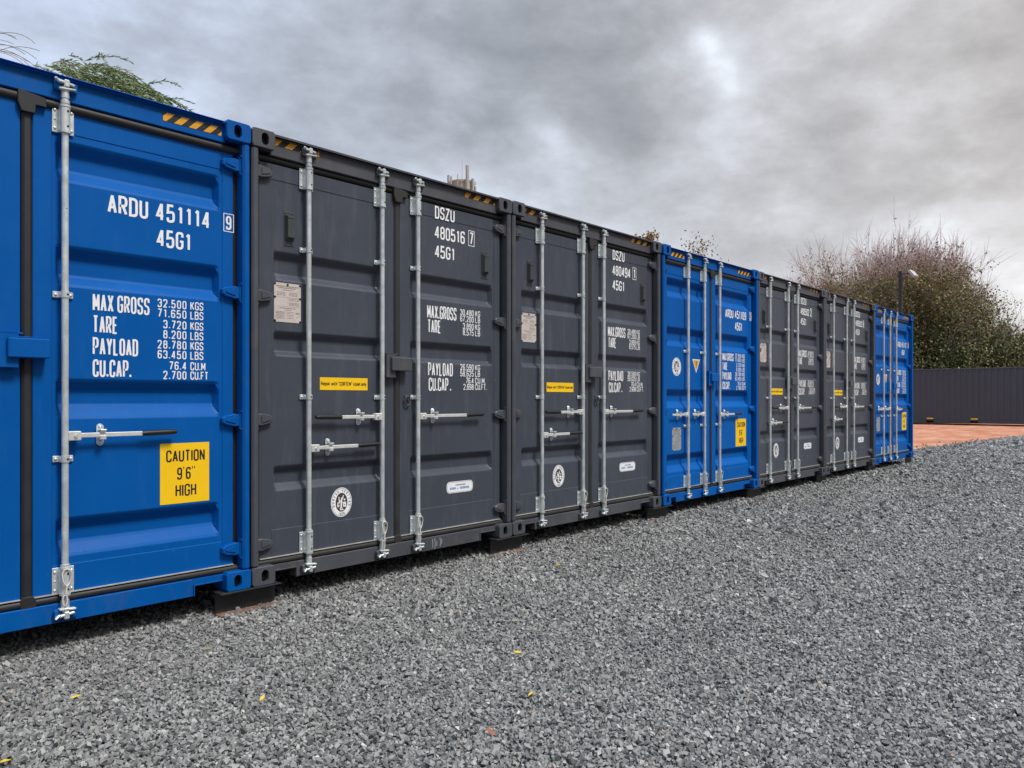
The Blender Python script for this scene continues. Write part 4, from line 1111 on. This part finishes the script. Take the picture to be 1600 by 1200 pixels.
tree('bare_tree', (53.0, 9.9, 0), 'bushy brown tree right of the lamp post above the far grey container', 11.9, 13, OLIVE, 46000, .17, .10, stems=7, depth=3, spread=.40, up=.08, leafz=zlow(4, 11.5), base_spread=.32, trunk_r=.14, first=.38, sprays=2, spray_len=1.3)
tree('bare_tree', (54.0, 6.3, 0), 'lower leafy tree sloping down towards the right edge of the photo', 7.6, 14, OLIVE, 30000, .17, .10, stems=6, depth=3, spread=.42, up=.05, leafz=zlow(3, 8.5), base_spread=.40, trunk_r=.12, first=.36, sprays=1, spray_len=1.1)
def shrub(loc, rx, rz, n, seed, label, m=DGREEN, L=.19, W=.11, name='shrub', group='bushes behind the far grey container', limb=.6):
    rg = np.random.default_rng(seed); root = empty(name, loc); tag(root, label, 'bush' if name == 'shrub' else 'tree', group)
    segs, tips = [], []
    for s in range(9):
        a = 2*math.pi*s/9; grow((0, 0, 0), (math.cos(a)*.5*limb/.6*(rx/rz if limb < .6 else 1), math.sin(a)*.5*limb/.6*(rx/rz if limb < .6 else 1), 1), rz*limb, .07, 2, segs, tips, rg, .5, .05, (2, 4), .15, 4)
    cl = rg.normal(0, 1, (170, 3)); cl /= np.linalg.norm(cl, axis=1)[:, None]; cl *= rg.uniform(.45, 1.0, 170)[:, None]**.6
    cl[:, 2] = np.abs(cl[:, 2])*1.05 - .1
    cs = rg.uniform(.10, .26, 170)
    if limb < .6:      # twigs reaching the leaf clumps
        for c_ in cl:
            if c_[2] > .5:
                e_ = c_*np.array([rx, rx, rz]); m_ = e_*np.array([.45, .45, .8]); segs.append((np.array([0, 0, rz*.45]), m_, .03, .018)); segs.append((m_, e_, .018, .006))
                for _ in range(5): segs.append((e_ - np.array([0, 0, .3]), e_ + rg.normal(0, .2, 3) + np.array([0, 0, .1]), .010, .005))
    ob('trunk', tubes_np([(a, b, max(c, .008), max(e, .005)) for a, b, c, e in segs], BARK, 'trunk'), root)
    k = rg.integers(0, 170, n); P = (cl[k] + rg.normal(0, 1, (n, 3))*cs[k][:, None]*.6*(1 if limb >= .6 else np.array([1, 1, rx/rz])))*np.array([rx, rx, rz]); P[:, 2] = np.abs(P[:, 2])+.05
    ob('crown', leaves(P, L, W, m), root)
for i, (x, y, rx, rz, n, lb) in enumerate((
        (48.0, 9.6, 2.6, 7.3, 28000, 'dark green bush beside the lamp post, left end of the bushes'), (49.5, 6.8, 2.9, 6.9, 30000, 'green brown bush rising over the middle of the far container'),
        (50.5, 4.1, 2.7, 5.3, 22000, 'lower green bush over the right part of the far container'), (52.0, 1.2, 2.8, 4.3, 17000, 'dark green bush at the right edge of the photo'),
        (47.0, 12.8, 2.4, 5.4, 12000, 'green bush partly hidden behind the farthest blue container'))):
    shrub((x, y, 0), rx, rz, n, 40+i, lb, DGREEN)
shrub((31.5, 17.6, 0), 2.0, 10.9, 60000, 21, 'small tree with dense yellowish brown top peeking over the second grey container', AUT, .17, .10, 'small_tree', 'trees behind the containers', .34)
shrub((33.8, 16.0, 0), 3.6, 10.2, 24000, 22, 'sparse pale topped tree peeking over the middle blue container', AUT, .15, .08, 'small_tree', 'trees behind the containers', .36)
# windblown willow behind the nearest containers
def willow(loc, label):
    rg = np.random.default_rng(5); root = empty('willow_tree', loc); tag(root, label, 'tree', 'trees behind the containers')
    segs, tips = [], []
    grow((0, 0, 0), (.05, 0, 1), 3.7, .22, 2, segs, tips, rg, .55, .15, (4, 6), .10, 4)
    ob('trunk', tubes_np([(a, b, max(c, .012), max(e, .01)) for a, b, c, e in segs], BARK, 'trunk'), root)
    st, LP, LD = [], [], []
    wind = np.array([.66, -.70, 0]); rt = np.array([.669, -.743, 0]); bk = np.array([.743, .669, 0])
    domes = [(.10, 0, 7.25, 1.65, 2.1, 560), (1.20, .3, 6.9, 1.0, 1.9, 280), (-1.6, .5, 7.25, 1.8, 2.0, 350), (-.2, 1.2, 6.7, 2.2, 2.2, 200)]
    for (a0, b0, z0, rr_, rz_, cnt) in domes:
        c0 = rt*a0 + bk*b0 + np.array([0, 0, z0])
        for k in range(cnt):
            v = rg.normal(0, 1, 3); v[2] = abs(v[2]); v /= np.linalg.norm(v); q0 = rg.uniform(.45, 1.0)**.5
            p = c0 + v*np.array([rr_, rr_, rz_])*q0
            if p[2] > 9.22: p[2] = 9.22 - rg.uniform(0, .3)
            if k % 9 == 0:
                mid = (p + np.array([0, 0, 3.2]))/2 + rg.normal(0, .2, 3); st.append((np.array([0, 0, 3.0]), mid, .03, .02)); st.append((mid, p - np.array([0, 0, 1.1]), .02, .008))
            d = wind*rg.uniform(.4, 1.0) + np.array([rg.normal(0, .3), rg.normal(0, .3), rg.uniform(-.15, .22)]); d /= np.linalg.norm(d)
            for i in range(int(rg.integers(5, 10))):
                d = d + np.array([0, 0, -.17]) + wind*.03 + rg.normal(0, .06, 3); d /= np.linalg.norm(d); q_ = p + d*.15
                st.append((p, q_, .006, .005))
                for _ in range(9): LP.append(p+(q_-p)*rg.uniform(0, 1)); LD.append(d*1.0+wind*.4)
                p = q_
    for k in range(16):      # bare whips on the windward side
        p = rt*rg.uniform(-3.5, -2.5) + np.array([0, 0, rg.uniform(8.8, 9.4)]); d = wind*.6 + np.array([0, 0, rg.uniform(.5, 1.1)])
        for i in range(14):
            d = d + np.array([0, 0, -.13]) + rg.normal(0, .03, 3); d /= np.linalg.norm(d); q_ = p + d*.13; st.append((p, q_, .008, .006)); p = q_
    ob('twigs', tubes_np(st, TWIG, 'twigs'), root)
    ob('crown', leaves(LP, .13, .021, WILL, droop=LD), root)
willow((4.2, 15.2, 0), 'green willow blown to the right, showing above the nearest blue container')
